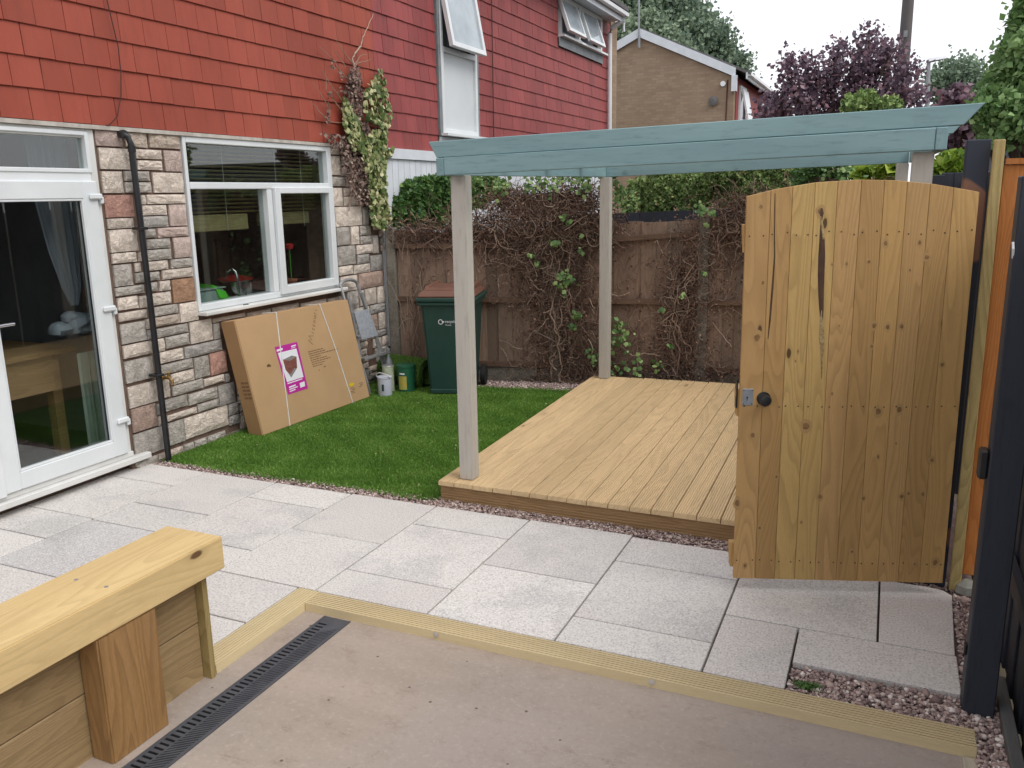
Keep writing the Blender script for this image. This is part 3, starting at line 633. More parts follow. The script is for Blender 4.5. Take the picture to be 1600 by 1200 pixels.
# stones
ST = '''3.990,2.146,4.192,2.258,p;4.224,2.148,4.400,2.258,t;4.423,2.152,4.697,2.256,t;4.003,2.002,4.234,2.134,c;4.298,2.076,4.515,2.136,c;4.302,2.004,4.509,2.064,c;4.539,1.997,4.694,2.137,p;4.003,1.852,4.162,1.988,c;4.186,1.930,4.389,1.992,g;4.179,1.854,4.393,1.921,g;4.418,1.852,4.691,1.987,c;4.001,1.697,4.226,1.839,r;4.301,1.776,4.335,1.837,c;4.349,1.777,4.695,1.839,c;4.301,1.702,4.508,1.768,c;4.533,1.622,4.689,1.769,p;4.287,1.621,4.512,1.694,d;4.005,1.625,4.211,1.689,c;4.007,1.473,4.227,1.617,c;4.309,1.552,4.392,1.611,g;4.410,1.548,4.689,1.613,p;4.308,1.476,4.511,1.540,g;4.543,1.398,4.705,1.540,p;4.293,1.398,4.509,1.468,g;4.007,1.401,4.204,1.465,c;4.221,1.399,4.274,1.458,c;4.008,1.250,4.151,1.389,g;4.184,1.331,4.231,1.391,c;4.287,1.329,4.468,1.390,c;4.500,1.328,4.699,1.390,g;4.181,1.258,4.267,1.323,g;4.285,1.261,4.383,1.317,g;4.412,1.257,4.697,1.321,c;4.004,1.187,4.236,1.242,g;4.286,1.188,4.354,1.247,g;4.378,1.181,4.471,1.248,c;4.489,1.082,4.698,1.247,o;4.010,1.092,4.173,1.173,c;4.188,1.086,4.255,1.165,c;4.288,1.090,4.466,1.170,c;4.306,1.013,4.518,1.075,g;4.537,0.935,4.707,1.071,c;4.005,1.017,4.237,1.073,c;4.294,0.939,4.524,1.003,t;4.006,0.865,4.213,0.997,g;4.221,0.935,4.264,1.002,c;4.222,0.862,4.272,0.927,d;4.294,0.862,4.595,0.923,g;4.614,0.766,4.832,0.925,c;4.847,0.762,4.910,0.881,g;4.376,0.773,4.596,0.852,g;4.296,0.764,4.360,0.851,c;4.009,0.766,4.246,0.853,c;4.310,0.677,4.524,0.754,c;4.541,0.671,4.920,0.753,d;4.004,0.596,4.240,0.745,g;4.310,0.594,4.605,0.663,g;4.620,0.504,4.766,0.657,g;4.781,0.496,4.956,0.662,r;4.391,0.503,4.606,0.582,c;4.311,0.430,4.364,0.584,c;4.391,0.423,4.686,0.494,g;4.702,0.427,4.913,0.481,c;4.928,0.412,4.967,0.476,d;4.007,0.423,4.249,0.570,c;4.308,0.328,4.516,0.410,g;4.533,0.319,4.824,0.400,g;4.839,0.240,5.012,0.400,d;4.012,0.250,4.221,0.413,b;4.229,0.321,4.268,0.397,d;4.234,0.243,4.288,0.309,c;4.316,0.252,4.599,0.294,c;4.613,0.247,4.829,0.305,g;4.929,0.143,5.037,0.231,d;4.925,0.063,5.036,0.135,d;4.007,0.068,4.264,0.235,g;4.316,0.073,4.459,0.236,g;4.467,0.078,4.912,0.233,c;4.851,0.889,5.204,0.920,t;5.225,0.859,5.512,0.914,t;5.535,0.845,5.881,0.917,t;5.909,0.829,6.272,0.906,t;6.299,0.833,6.527,0.902,t;6.469,2.178,6.604,2.254,c;6.620,2.183,6.752,2.253,c;6.469,1.997,6.615,2.164,c;6.642,2.080,6.831,2.160,c;6.632,1.992,6.822,2.068,p;6.466,1.900,6.675,1.983,g;6.694,1.895,6.830,1.979,t;6.474,1.723,6.616,1.884,c;6.643,1.812,6.813,1.884,t;6.640,1.722,6.911,1.805,c;6.489,1.538,6.916,1.714,c;6.941,1.535,7.030,1.702,g;6.495,1.368,6.698,1.530,g;6.723,1.363,6.852,1.530,c;6.876,1.442,7.058,1.529,g;6.874,1.358,7.065,1.433,g;7.086,1.257,7.175,1.428,g;6.493,1.183,6.772,1.355,g;6.803,1.266,7.079,1.350,c;6.802,1.175,7.006,1.258,d;7.029,1.087,7.248,1.236,d;6.496,1.092,6.718,1.172,c;6.737,1.087,7.011,1.167,c;6.514,0.937,6.782,1.076,c;6.808,0.932,7.243,1.079,b;6.610,0.762,6.785,0.927,g;6.814,0.768,6.877,0.921,c;6.902,0.766,7.093,0.924,c;7.120,0.761,7.257,0.922,c;6.645,0.672,6.853,0.756,g;6.871,0.667,6.954,0.754,c;6.972,0.670,7.263,0.753,d;6.917,0.500,7.094,0.659,b;7.120,0.497,7.259,0.662,c;6.983,0.424,7.267,0.489,d;6.999,0.326,7.143,0.415,c;7.162,0.322,7.278,0.416,c;7.029,0.248,7.271,0.314,g;7.051,0.179,7.266,0.240,g;5.050,0.000,5.176,0.135,t;5.186,0.000,5.387,0.135,g;5.397,0.000,5.605,0.135,c;5.615,0.000,5.796,0.135,c;5.806,0.000,5.911,0.135,d;5.921,0.000,6.133,0.135,d;6.143,0.000,6.309,0.135,c;6.319,0.000,6.411,0.135,c;6.421,0.000,6.490,0.135,c;5.050,0.145,5.162,0.205,g;5.172,0.145,5.282,0.205,d;5.292,0.145,5.400,0.205,g;5.410,0.145,5.636,0.205,g;5.646,0.145,5.765,0.205,c;5.775,0.145,5.999,0.205,c;6.009,0.145,6.222,0.205,t;6.232,0.145,6.365,0.205,c;6.375,0.145,6.490,0.205,c;5.050,0.215,5.272,0.275,c;5.282,0.215,5.507,0.275,d;5.517,0.215,5.649,0.275,t;5.659,0.215,5.807,0.275,c;5.817,0.215,5.944,0.275,t;5.954,0.215,6.086,0.275,g;6.096,0.215,6.270,0.275,t;6.280,0.215,6.379,0.275,t;6.389,0.215,6.490,0.275,d;5.050,0.285,5.184,0.420,d;5.194,0.285,5.350,0.420,c;5.360,0.285,5.458,0.420,g;5.468,0.285,5.691,0.420,t;5.701,0.285,5.910,0.420,g;5.920,0.285,6.086,0.420,d;6.096,0.285,6.238,0.420,g;6.248,0.285,6.401,0.420,c;6.411,0.285,6.490,0.420,c;5.050,0.430,5.246,0.490,d;5.256,0.430,5.394,0.490,t;5.404,0.430,5.619,0.490,t;5.629,0.430,5.828,0.490,g;5.838,0.430,6.010,0.490,t;6.020,0.430,6.231,0.490,g;6.241,0.430,6.391,0.490,g;6.401,0.430,6.490,0.490,t;5.050,0.500,5.188,0.560,g;5.198,0.500,5.331,0.560,t;5.341,0.500,5.474,0.560,g;5.484,0.500,5.662,0.560,t;5.672,0.500,5.901,0.560,c;5.911,0.500,6.102,0.560,g;6.112,0.500,6.340,0.560,d;6.350,0.500,6.445,0.560,t;6.455,0.500,6.490,0.560,d;5.050,0.570,5.199,0.705,g;5.209,0.570,5.436,0.705,g;5.446,0.570,5.648,0.705,t;5.658,0.570,5.866,0.705,c;5.876,0.570,6.103,0.705,c;6.113,0.570,6.291,0.705,d;6.301,0.570,6.406,0.705,d;6.416,0.570,6.490,0.705,g;5.050,0.715,5.181,0.775,d;5.191,0.715,5.410,0.775,c;5.420,0.715,5.647,0.775,d;5.657,0.715,5.881,0.775,t;5.891,0.715,6.048,0.775,t;6.058,0.715,6.214,0.775,c;6.224,0.715,6.330,0.775,c;6.340,0.715,6.490,0.775,d;5.050,0.785,5.165,0.830,d;5.175,0.785,5.303,0.830,t;5.313,0.785,5.412,0.830,t;5.422,0.785,5.609,0.830,g;5.619,0.785,5.816,0.830,t;6.429,0.785,6.490,0.830,t;6.605,0.000,6.761,0.135,d;6.771,0.000,6.890,0.135,d;6.620,0.145,6.759,0.205,d;6.769,0.145,6.890,0.205,t;6.709,0.215,6.890,0.275,t;6.714,0.285,6.878,0.345,c;6.697,0.355,6.827,0.415,g;6.837,0.355,6.890,0.415,t;6.666,0.425,6.799,0.485,d;6.809,0.425,6.890,0.485,g;6.602,0.495,6.780,0.555,c;6.790,0.495,6.890,0.555,c;6.681,0.565,6.890,0.610,c;6.900,0.020,7.115,0.080,g;7.125,0.020,7.259,0.080,c;6.900,0.090,7.055,0.150,t;7.065,0.090,7.248,0.150,g;7.258,0.090,7.290,0.150,c;7.237,1.270,7.290,1.330,p;7.238,1.340,7.290,1.400,g;7.217,1.410,7.290,1.470,p;7.118,1.480,7.290,1.540,c;7.149,1.550,7.259,1.610,t;7.057,1.620,7.214,1.680,c;7.224,1.620,7.290,1.680,p;7.053,1.690,7.184,1.750,p;7.194,1.690,7.290,1.750,t;7.046,1.760,7.222,1.820,t;7.232,1.760,7.290,1.820,c;6.904,1.830,6.999,1.965,c;7.009,1.830,7.177,1.965,t;7.187,1.830,7.290,1.965,g;6.860,1.975,7.033,2.035,p;7.043,1.975,7.254,2.035,p;6.865,2.045,6.998,2.105,t;7.008,2.045,7.195,2.105,p;7.205,2.045,7.290,2.105,p;7.017,2.115,7.244,2.175,g;7.254,2.115,7.290,2.175,t;6.903,2.185,7.107,2.210,t;7.117,2.185,7.290,2.210,t;4.000,-0.020,4.191,0.040,g;4.201,-0.020,4.431,0.040,t;4.441,-0.020,4.538,0.040,g;4.548,-0.020,4.668,0.040,g;4.678,-0.020,4.868,0.040,g'''
def stone_mesh(k):
    rs = random.Random(100+k); nx, nz = 7, 5; vs = []; fs = []
    for j in range(nz):
        for i in range(nx):
            u, v = i/(nx-1), j/(nz-1); edge = min(u, 1-u)*6, min(v, 1-v)*4
            e = min(1, min(edge)+.0); d = rs.uniform(-.1, .25) if min(edge) < .01 else rs.uniform(.55, 1.3)
            uu = u+(rs.uniform(-.045, .045) if 0 < i < nx-1 else 0); vv = v+(rs.uniform(-.07, .07) if 0 < j < nz-1 else 0)
            vs.append((d, uu-.5, vv-.5))
    for j in range(nz-1):
        for i in range(nx-1):
            a = j*nx+i; q = (a, a+1, a+nx+1, a+nx); fs += [(q[0], q[1], q[2]), (q[0], q[2], q[3])] if rs.random() < .5 else [(q[0], q[1], q[3]), (q[1], q[2], q[3])]
    b = len(vs); vs += [(-1.2, -.5, -.5), (-1.2, .5, -.5), (-1.2, .5, .5), (-1.2, -.5, .5)]
    bot = [i for i in range(nx)]; top = [(nz-1)*nx+i for i in range(nx)]; lf = [j*nx for j in range(nz)]; rt = [j*nx+nx-1 for j in range(nz)]
    fs += [tuple([b, b+1]+bot[::-1]), tuple([b+2, b+3]+top), tuple([b+3, b]+lf), tuple([b+1, b+2]+rt[::-1])]
    return vs, fs
SV = [stone_mesh(k) for k in range(10)]; SM = {}
def stone(par, y0, z0, y1, z1, c):
    k = random.randrange(10); key = (k, c)
    if key not in SM:
        me = bpy.data.meshes.new('stone'); me.from_pydata(SV[k][0], [], SV[k][1]); me.materials.append(MT['stone_'+c]); SM[key] = me
    o = bpy.data.objects.new('stone', SM[key]); link(o, par); b = base_of(par)
    fl = random.random() < .5
    o.location = (W-.014-b.x, (y0+y1)/2-b.y, (z0+z1)/2-b.z); o.scale = (.011*random.uniform(.8, 1.2), y1-y0, (z1-z0))
    return o
for s in ST.split(';'):
    a = s.split(','); stone(house, *map(float, a[:4]), a[4])
# ---- hung tiles
def tile_me(name, mat, wd, k):
    rs = random.Random(k); t = .008; h = .20
    vs = [(0, 0, 0), (t+rs.uniform(0, .003), 0, 0), (t+rs.uniform(0, .003), wd, 0), (0, wd, 0), (-.012, 0, h), (-.004, 0, h), (-.004, wd, h), (-.012, wd, h)]
    me = bpy.data.meshes.new(name); me.from_pydata(vs, [], [(3, 2, 1, 0), (4, 5, 6, 7), (0, 1, 5, 4), (1, 2, 6, 5), (2, 3, 7, 6), (3, 0, 4, 7)])
    bm = bmesh.new(); bm.from_mesh(me); bmesh.ops.recalc_face_normals(bm, faces=bm.faces)
    bmesh.ops.bevel(bm, geom=[e for e in bm.edges if abs(e.verts[0].co.z)+abs(e.verts[1].co.z) < 1e-4 and e.verts[0].co.x > .005 and e.verts[1].co.x > .005], offset=.002, segments=1, affect='EDGES'); bm.to_mesh(me); bm.free()
    me.materials.append(MT[mat]); return me
def tiles(par, mat, y_start, y_end, z_start, rows, holes, off0):
    ms = {}; cand = []; TW, EX = .2005, .1775
    for r in range(rows):
        z = z_start+r*EX; y = y_start+(off0+(.5 if r % 2 else 0))*TW-TW
        while y < y_end-.02:
            a, b = max(y, y_start), min(y+TW, y_end); segs = [(a, b)]
            for (h0, h1, g0, g1) in holes:
                if z+EX > g0+.02 and z < g1-.02:
                    ns = []
                    for (p, q) in segs:
                        if q <= h0 or p >= h1: ns.append((p, q)); continue
                        if p < h0: ns.append((p, h0))
                        if q > h1: ns.append((h1, q))
                    segs = ns
            for p, q in segs:
                if q-p > .025: cand.append((p, q, z))
            y += TW
    vis = []; rest = []
    for c in cand:
        x, y, d = proj((W, (c[0]+c[1])/2, c[2]+.08)); (vis if (-30 < x < 1630 and -30 < y < 1230) else rest).append((d, c))
    vis.sort(); rest += vis[300:]; vis = vis[:300]; b = base_of(par)
    for d, (p, q, z) in vis:
        wd = round(q-p-.004, 3); k = random.randrange(4)
        if (wd, k) not in ms: ms[(wd, k)] = tile_me('tile', mat, wd, k)
        o = bpy.data.objects.new('tile', ms[(wd, k)]); link(o, par)
        o.location = (W-.018-b.x+random.uniform(-.0012, .0012), p-b.y, z-b.z+random.uniform(-.0015, .0015)); o.rotation_euler = (random.uniform(-.006, .006), random.uniform(-.008, .004), 0)
    mb = MB()
    for d, (p, q, z) in rest:
        x0 = W-.018; mb.hexa([(x0, p, z), (x0+.012, p, z), (x0+.012, q-.0025, z), (x0, q-.0025, z), (x0-.012, p, z+.2), (x0-.004, p, z+.2), (x0-.004, q-.0025, z+.2), (x0-.012, q-.0025, z+.2)])
    if mb.v: mb.build('far_tiles', mat, par, kind='stuff')
    print('tiles', len(vis), len(rest))
TW0 = .2005
tiles(house, 'tile_orange', -1.4, 7.262, 2.272, 13, [], ((3.57+1.4) % TW0)/TW0)
NW1 = (8.545, 9.47); NW2 = (12.28, 14.2)
NY1 = 14.74
part(nb, 'wall', 'mortar', W-.33, W-.034, 7.264, 8.53, -.1, 4.62)
part(nb, 'wall', 'mortar', W-.33, W-.034, 9.485, NY1, -.1, 3.98)
part(nb, 'wall', 'mortar', W-.33, W-.034, 8.53, 9.485, -.1, 2.2)
part(nb, 'wall', 'mortar', W-.33, W-.034, 9.485, 12.27, 3.98, 4.62)
part(nb, 'wall', 'mortar', W-.33, W-.034, 14.21, NY1, 3.98, 4.62)
part(nb, 'net_curtain', 'curtain', W-.16, W-.14, 8.54, 9.47, 3.3, 4.6)
part(nb, 'net_curtain', 'curtain', W-.16, W-.14, 12.28, 14.2, 4.0, 4.88)
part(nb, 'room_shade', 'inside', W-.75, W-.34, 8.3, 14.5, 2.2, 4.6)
tiles(nb, 'tile_red', 7.264, NY1-.02, 2.272, 13, [(8.5, 9.515, 2.2, 5), (12.22, 14.26, 3.97, 4.61)], .35)
# white boarding below the neighbour's tiles
part(nb, 'boarding_trim', 'white_board', W-.03, W+.02, 7.264, NY1, 2.17, 2.27)
y = 7.264
while y < 11.2:
    part(nb, 'cladding_board', 'white_board', W-.034, W-.006, y+.003, y+.112, .3, 2.168); y += .115
part(nb, 'cladding', 'white_board', W-.034, W-.008, y+.003, NY1, .0, 2.168)
# ---- tall window with open top sash and white panel below
y0, y1 = 8.53, 9.485
for k in range(8):
    part(nb, 'cladding_board', 'white_board', W-.03, W-.004, y0+.003+k*.119, y0+.116+k*.119, 2.272, 2.44)
tw = thing('tall_window', (W, y0, 2.45), None, None); tw.parent = nb; tw.location = Vector((W, y0, 2.45))-base_of(nb); 
def frame(par, name, mat, x0, x1, ya, yb, za, zb, fw, bevel=.004):
    for b in [(x0, x1, ya, ya+fw, za, zb), (x0, x1, yb-fw, yb, za, zb), (x0, x1, ya+fw, yb-fw, za, za+fw), (x0, x1, ya+fw, yb-fw, zb-fw, zb)]:
        part(par, name, mat, *b, bevel=bevel)
frame(tw, 'frame', 'upvc', W-.05, W+.018, y0+.035, y1-.035, 2.475, 4.60, .052)
part(tw, 'transom', 'upvc', W-.05, W+.02, y0+.087, y1-.087, 3.335, 3.385)
part(tw, 'infill_panel', 'panel', W-.035, W-.015, y0+.087, y1-.087, 2.527, 3.335)
part(tw, 'edge_flashing', 'lead', W-.03, W+.008, y0-.02, y0+.033, 2.45, 4.61); part(tw, 'edge_flashing', 'lead', W-.03, W+.008, y1-.033, y1+.02, 2.45, 4.61)
part(tw, 'sill', 'upvc', W-.03, W+.09, y0-.0, y1+.12, 2.447, 2.474)
def sash(par, ya, yb, ztop, h, ang, xo=-.06, fw=.055, gl='glass_far'):
    """top-hung casement opened outwards"""
    ca, sa = math.cos(ang), math.sin(ang); x0 = W+xo
    def f(u, v, t): return (x0+v*sa+t*ca, u, ztop-v*ca+t*sa)     # u along wall, v down the sash, t thickness
    def bar(u0, u1, v0, v1, t0, t1, name, mat):
        mb = MB(); mb.hexa([f(u0, v1, t0), f(u1, v1, t0), f(u1, v0, t0), f(u0, v0, t0), f(u0, v1, t1), f(u1, v1, t1), f(u1, v0, t1), f(u0, v0, t1)]); return mb.build(name, mat, par, bevel=.003)
    bar(ya, ya+fw, 0, h, 0, .05, 'sash_frame', 'upvc'); bar(yb-fw, yb, 0, h, 0, .05, 'sash_frame', 'upvc')
    bar(ya+fw, yb-fw, 0, fw, 0, .05, 'sash_frame', 'upvc'); bar(ya+fw, yb-fw, h-fw, h, 0, .05, 'sash_frame', 'upvc')
    bar(ya+fw, yb-fw, fw, h-fw, .018, .028, 'pane', gl)
sash(tw, y0+.03, y1-.09, 4.36, 1.01, math.radians(10.5))
# ---- far window pair
fwn = thing('bedroom_window', (W, 12.3, 4.0), None, None); fwn.parent = nb; fwn.location = Vector((W, 12.3, 4.0))-base_of(nb)
frame(fwn, 'frame', 'upvc', W-.05, W+.018, 12.28, 14.2, 4.06, 4.61, .05)
part(fwn, 'mullion', 'upvc', W-.05, W+.018, 13.06, 13.12, 4.11, 4.56)
part(fwn, 'sill', 'upvc', W-.03, W+.09, 12.22, 14.3, 4.03, 4.058)
part(fwn, 'flashing', 'lead', W+.0, W+.014, 12.2, 14.25, 3.90, 4.028)
sash(fwn, 12.24, 12.98, 4.58, .52, math.radians(19), -.045, .05); sash(fwn, 13.17, 13.93, 4.58, .52, math.radians(19), -.045, .05)
# ---- eaves, gutter and downpipe
def eaves(par, ya, yb):
    part(par, 'soffit', 'white_board', W-.03, W+.24, ya, yb, 4.62, 4.635)
    part(par, 'fascia', 'white_board', W+.24, W+.26, ya, yb, 4.58, 4.75)
    mb = MB(); pr = [(.0, 0), (.01, -.05), (.045, -.07), (.08, -.05), (.09, 0)]
    mb.prism(pr, lambda u, v, t: (W+.262+u, t, 4.72+v), yb, ya); mb.build('gutter', 'white_metal', par)
    mb = MB(); mb.hexa([(W-3.3, ya, 6.07), (W+.34, ya, 4.755), (W+.34, yb, 4.755), (W-3.3, yb, 6.07), (W-3.3, ya, 6.15), (W+.34, ya, 4.82), (W+.34, yb, 4.82), (W-3.3, yb, 6.15)]); mb.build('roof', 'roof', par)
eaves(house, -1.5, 7.26); eaves(nb, 7.265, 14.62)
MB().tube([(W+.31, 14.50, 4.67), (W+.29, 14.50, 4.60), (W+.07, 14.52, 4.50), (W+.045, 14.52, 4.42), (W+.045, 14.60, .1)], .038, 12).build('downpipe', 'white_metal', nb, smooth=True)
part(nb, 'brick_end_wall', 'brick', W-3.0, W-.006, NY1+.003, 15.10, -.1, 4.66)
MB().tube([(W+.02, 14.9, 4.66), (W+.16, 14.95, 4.68), (W+.16, 14.95, 4.50)], .022, 8).build('bracket', 'white_metal', nb)
# inner rooms (what shows through the glass)
rm = thing('room', (-6, 4, .1), None, None); rm.parent = house; rm.location = Vector((-6, 4, .1))-base_of(house)
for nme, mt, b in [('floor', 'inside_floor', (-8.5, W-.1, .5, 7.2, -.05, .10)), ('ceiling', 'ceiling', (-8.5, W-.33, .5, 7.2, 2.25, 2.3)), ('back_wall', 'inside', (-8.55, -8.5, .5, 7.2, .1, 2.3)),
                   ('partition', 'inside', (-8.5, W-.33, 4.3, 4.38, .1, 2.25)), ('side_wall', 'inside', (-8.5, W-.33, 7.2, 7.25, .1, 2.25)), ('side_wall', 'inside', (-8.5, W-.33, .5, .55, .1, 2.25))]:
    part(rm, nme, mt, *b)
# ---- patio door
pd = thing('patio_door', (W, 3.5, .1), None, None); pd.parent = house; pd.location = Vector((W, 3.5, .1))-base_of(house)
part(house, 'door_reveal', 'mortar', W-.05, W-.022, 3.975, 3.996, .0, 2.243)
def ring(par, x0, x1, ya, yb, za, zb, fw, name='frame', mat='upvc'): frame(par, name, mat, x0, x1, ya, yb, za, zb, fw, .004)
ring(pd, W-.09, W-.012, .95, 3.975, .10, 2.243, .055, 'outer_frame', 'upvc_old')
part(pd, 'transom', 'upvc', W-.09, W-.008, 1.005, 3.92, 1.895, 1.985, bevel=.004)
# top light: opening frame ring
ring(pd, W-.085, W+.0, 3.0, 3.925, 1.975, 2.225, .026, 'toplight_frame')
part(pd, 'toplight_pane', 'glass', W-.045, W-.035, 1.0, 3.90, 2.0, 2.2)
# leaf
LY0, LY1, LZ0, LZ1 = 3.045, 3.935, .135, 1.925
for b in [(W-.07, W+.012, LY1-.108, LY1, LZ0, LZ1), (W-.07, W+.012, LY0, LY0+.108, LZ0, LZ1), (W-.07, W+.012, LY0+.108, LY1-.108, LZ0, LZ0+.108), (W-.07, W+.012, LY0+.108, LY1-.108, LZ1-.108, LZ1)]:
    part(pd, 'leaf_frame', 'upvc', *b, bevel=.006)
gb = .012
for b in [(W-.02, W+.008, LY1-.108-gb, LY1-.1085, LZ0+.108, LZ1-.108), (W-.02, W+.008, LY0+.1085, LY0+.108+gb, LZ0+.108, LZ1-.108), (W-.02, W+.008, LY0+.12, LY1-.12, LZ0+.1085, LZ0+.12), (W-.02, W+.008, LY0+.12, LY1-.12, LZ1-.12, LZ1-.1085)]:
    part(pd, 'glazing_bead', 'upvc', *b, bevel=.003)
for b in [(W-.024, W-.014, LY1-.124, LY1-.12, LZ0+.12, LZ1-.12), (W-.024, W-.014, LY0+.12, LY0+.124, LZ0+.12, LZ1-.12)]: part(pd, 'gasket', 'gasket', *b)
part(pd, 'pane', 'glass', W-.032, W-.024, LY0+.1, LY1-.1, LZ0+.1, LZ1-.1)
# second leaf, mostly out of the picture
for b in [(W-.07, W+.004, 2.93, 3.04, LZ0, LZ1), (W-.07, W+.004, 2.05, 2.93, LZ0, LZ0+.108), (W-.07, W+.004, 2.05, 2.93, LZ1-.108, LZ1), (W-.07, W+.004, 1.95, 2.05, LZ0, LZ1)]:
    part(pd, 'leaf_frame', 'upvc', *b, bevel=.006)
part(pd, 'pane', 'glass', W-.032, W-.024, 2.04, 2.94, LZ0+.1, LZ1-.1)
part(pd, 'meeting_stile', 'upvc', W-.03, W+.02, 2.99, 3.05, .125, 1.93, bevel=.004)
part(pd, 'threshold', 'upvc_old', W-.09, W-.004, .95, 3.985, .0985, .132, bevel=.003)
part(house, 'door_sill', 'upvc_old', W-.09, W+.035, .9, 4.10, .058, .0975, bevel=.005)
part(house, 'footing', 'mortar', W-.12, W-.085, .9, 4.0, -.1, .057)
for z in (1.83, 1.12, .37):
    part(pd, 'hinge', 'upvc', W+.012, W+.034, 3.862, 3.955, z-.018, z+.018, bevel=.008)
    part(pd, 'hinge', 'upvc', W-.012, W+.022, 3.945, 3.972, z-.045, z+.0, bevel=.006)
part(pd, 'handle_plate', 'upvc', W+.013, W+.022, 3.07, 3.10, 1.0, 1.22, bevel=.004)
MB().tube([(W+.022, 3.085, 1.122), (W+.06, 3.085, 1.122), (W+.062, 3.10, 1.122), (W+.062, 3.215, 1.122)], .010, 10).build('handle', 'chrome', pd, smooth=True)
# ---- kitchen window
kw = thing('kitchen_window', (W, 4.71, .97), None, None); kw.parent = house; kw.location = Vector((W, 4.71, .97))-base_of(house)
KY0, KY1, KZ0, KZ1 = 4.708, 6.462, .992, 2.243
for b in [(W-.1, W+.0, KY0, KY0+.03, KZ0, KZ1), (W-.1, W+.0, KY1-.062, KY1, KZ0, KZ1), (W-.1, W+.0, KY0+.03, KY1-.062, KZ0, KZ0+.05), (W-.1, W+.0, KY0+.03, KY1-.062, KZ1-.045, KZ1), (W-.1, W+.004, KY0+.03, KY1-.062, 1.875, 1.925), (W-.1, W+.0, 5.565, 5.625, KZ0+.05, 1.875)]:
    part(kw, 'frame', 'upvc', *b, bevel=.005)
for b in [(W-.05, W+.028, 5.63, 5.70, KZ0+.025, 1.888), (W-.05, W+.028, 6.36, 6.43, KZ0+.025, 1.888), (W-.05, W+.028, 5.70, 6.36, KZ0+.025, KZ0+.095), (W-.05, W+.028, 5.70, 6.36, 1.838, 1.888)]:
    part(kw, 'sash_frame', 'upvc', *b, bevel=.005)
part(kw, 'pane', 'glass', W-.055, W-.047, KY0+.02, 5.575, KZ0+.04, 1.885)
part(kw, 'pane', 'glass', W-.02, W-.012, 5.69, 6.37, KZ0+.08, 1.85)
part(kw, 'pane', 'glass', W-.055, W-.047, KY0+.02, KY1-.05, 1.915, KZ1-.035)
part(kw, 'sill', 'upvc_old', W-.1, W+.07, KY0-.0, KY1+.045, .962, .990, bevel=.005)
part(kw, 'handle', 'black_plastic', W+.03, W+.045, 5.14, 5.19, .985, .995)
# blind: slats, bottom stack and cords
for k in range(17):
    z = 2.20-k*.031; MB().obox((W-.16, 5.56, z), (.026, 1.64, .0022), Matrix.Rotation(math.radians(-28), 3, 'Y')).build('blind_slat', 'blind', kw)
for (z0, z1, xx) in ((1.56, 1.685, W-.17),):
    part(kw, 'blind_stack', 'blind', xx-.03, xx+.01, 4.74, 5.50, z0, z1, bevel=.006); part(kw, 'blind_stack', 'blind', xx-.03, xx+.01, 5.64, 6.30, z0+.02, z1, bevel=.006)
for yy in (4.87, 5.24, 5.86, 6.2): MB().tube([(W-.145, yy, 2.22), (W-.142, yy, 1.56)], .0028, 5).build('blind_cord', 'blind_cord', kw)
# ================================================================== FITTINGS ON THE STONE WALL
dp = thing('drainpipe', (W+.04, 4.2, 0), 'black plastic waste pipe running down the stone wall between door and window', 'drainpipe')
MB().tube([(W-.0, 4.165, 2.225), (W+.03, 4.17, 2.222), (W+.05, 4.185, 2.205), (W+.055, 4.20, 2.16), (W+.055, 4.212, 1.2), (W+.055, 4.222, .0)], .021, 12).build('pipe', 'black_plastic', dp, smooth=True)
MB().lathe((W+.03, 4.168, 2.222), [(.026, -.016), (.028, -.01), (.028, .01), (.026, .016)], 14, Matrix.Rotation(math.radians(90), 4, 'Y')).build('elbow', 'black_plastic', dp)
MB().lathe((W+.055, 4.202, 2.13), [(.0255, -.02), (.0255, .02)], 14).build('socket', 'black_plastic', dp)
for z in (1.62, .62):
    MB().box(W+.0, W+.085, 4.178, 4.24, z-.009, z+.009).build('clip', 'black_plastic', dp, bevel=.003)
tp = thing('outside_tap', (W, 4.28, .57), 'small brass garden tap fixed to the stone wall beside the black pipe', 'tap')
MB().tube([(W-.01, 4.30, .58), (W+.05, 4.31, .58), (W+.075, 4.31, .565), (W+.08, 4.31, .53)], [.011, .013, .011, .009], 10).build('spout', 'brass', tp, smooth=True)
MB().tube([(W+.045, 4.31, .58), (W+.045, 4.31, .615)], .008, 8).build('stem', 'brass', tp); MB().box(W+.04, W+.05, 4.285, 4.335, .613, .622).build('handle', 'brass', tp, bevel=.003)
MB().lathe((W-.004, 4.30, .58), [(.022, 0), (.022, .006)], 12, Matrix.Rotation(math.radians(90), 4, 'Y')).build('wall_plate', 'brass', tp)
def cable(pts, r, name, label):
    o = MB().tube(pts, r, 5).build(name, 'cable'); tag(o, label, 'cable'); return o
cable([(W+.012, 4.178, 4.5), (W+.012, 4.178, 3.03), (W+.014, 4.222, 2.76), (W+.012, 4.222, 2.6), (W+.014, 4.20, 2.46), (W+.016, 4.15, 2.33), (W+.018, 4.08, 2.275), (W-.0, 4.03, 2.262)], .0038, 'cable', 'thin brown cable hanging down the orange tiles to the top of the stone pier')
cable([(W+.014, 9.90, 4.85), (W+.012, 9.895, 3.4), (W+.012, 9.88, 2.3)], .007, 'cable', 'straight dark cable running down the crimson tiles right of the tall window')

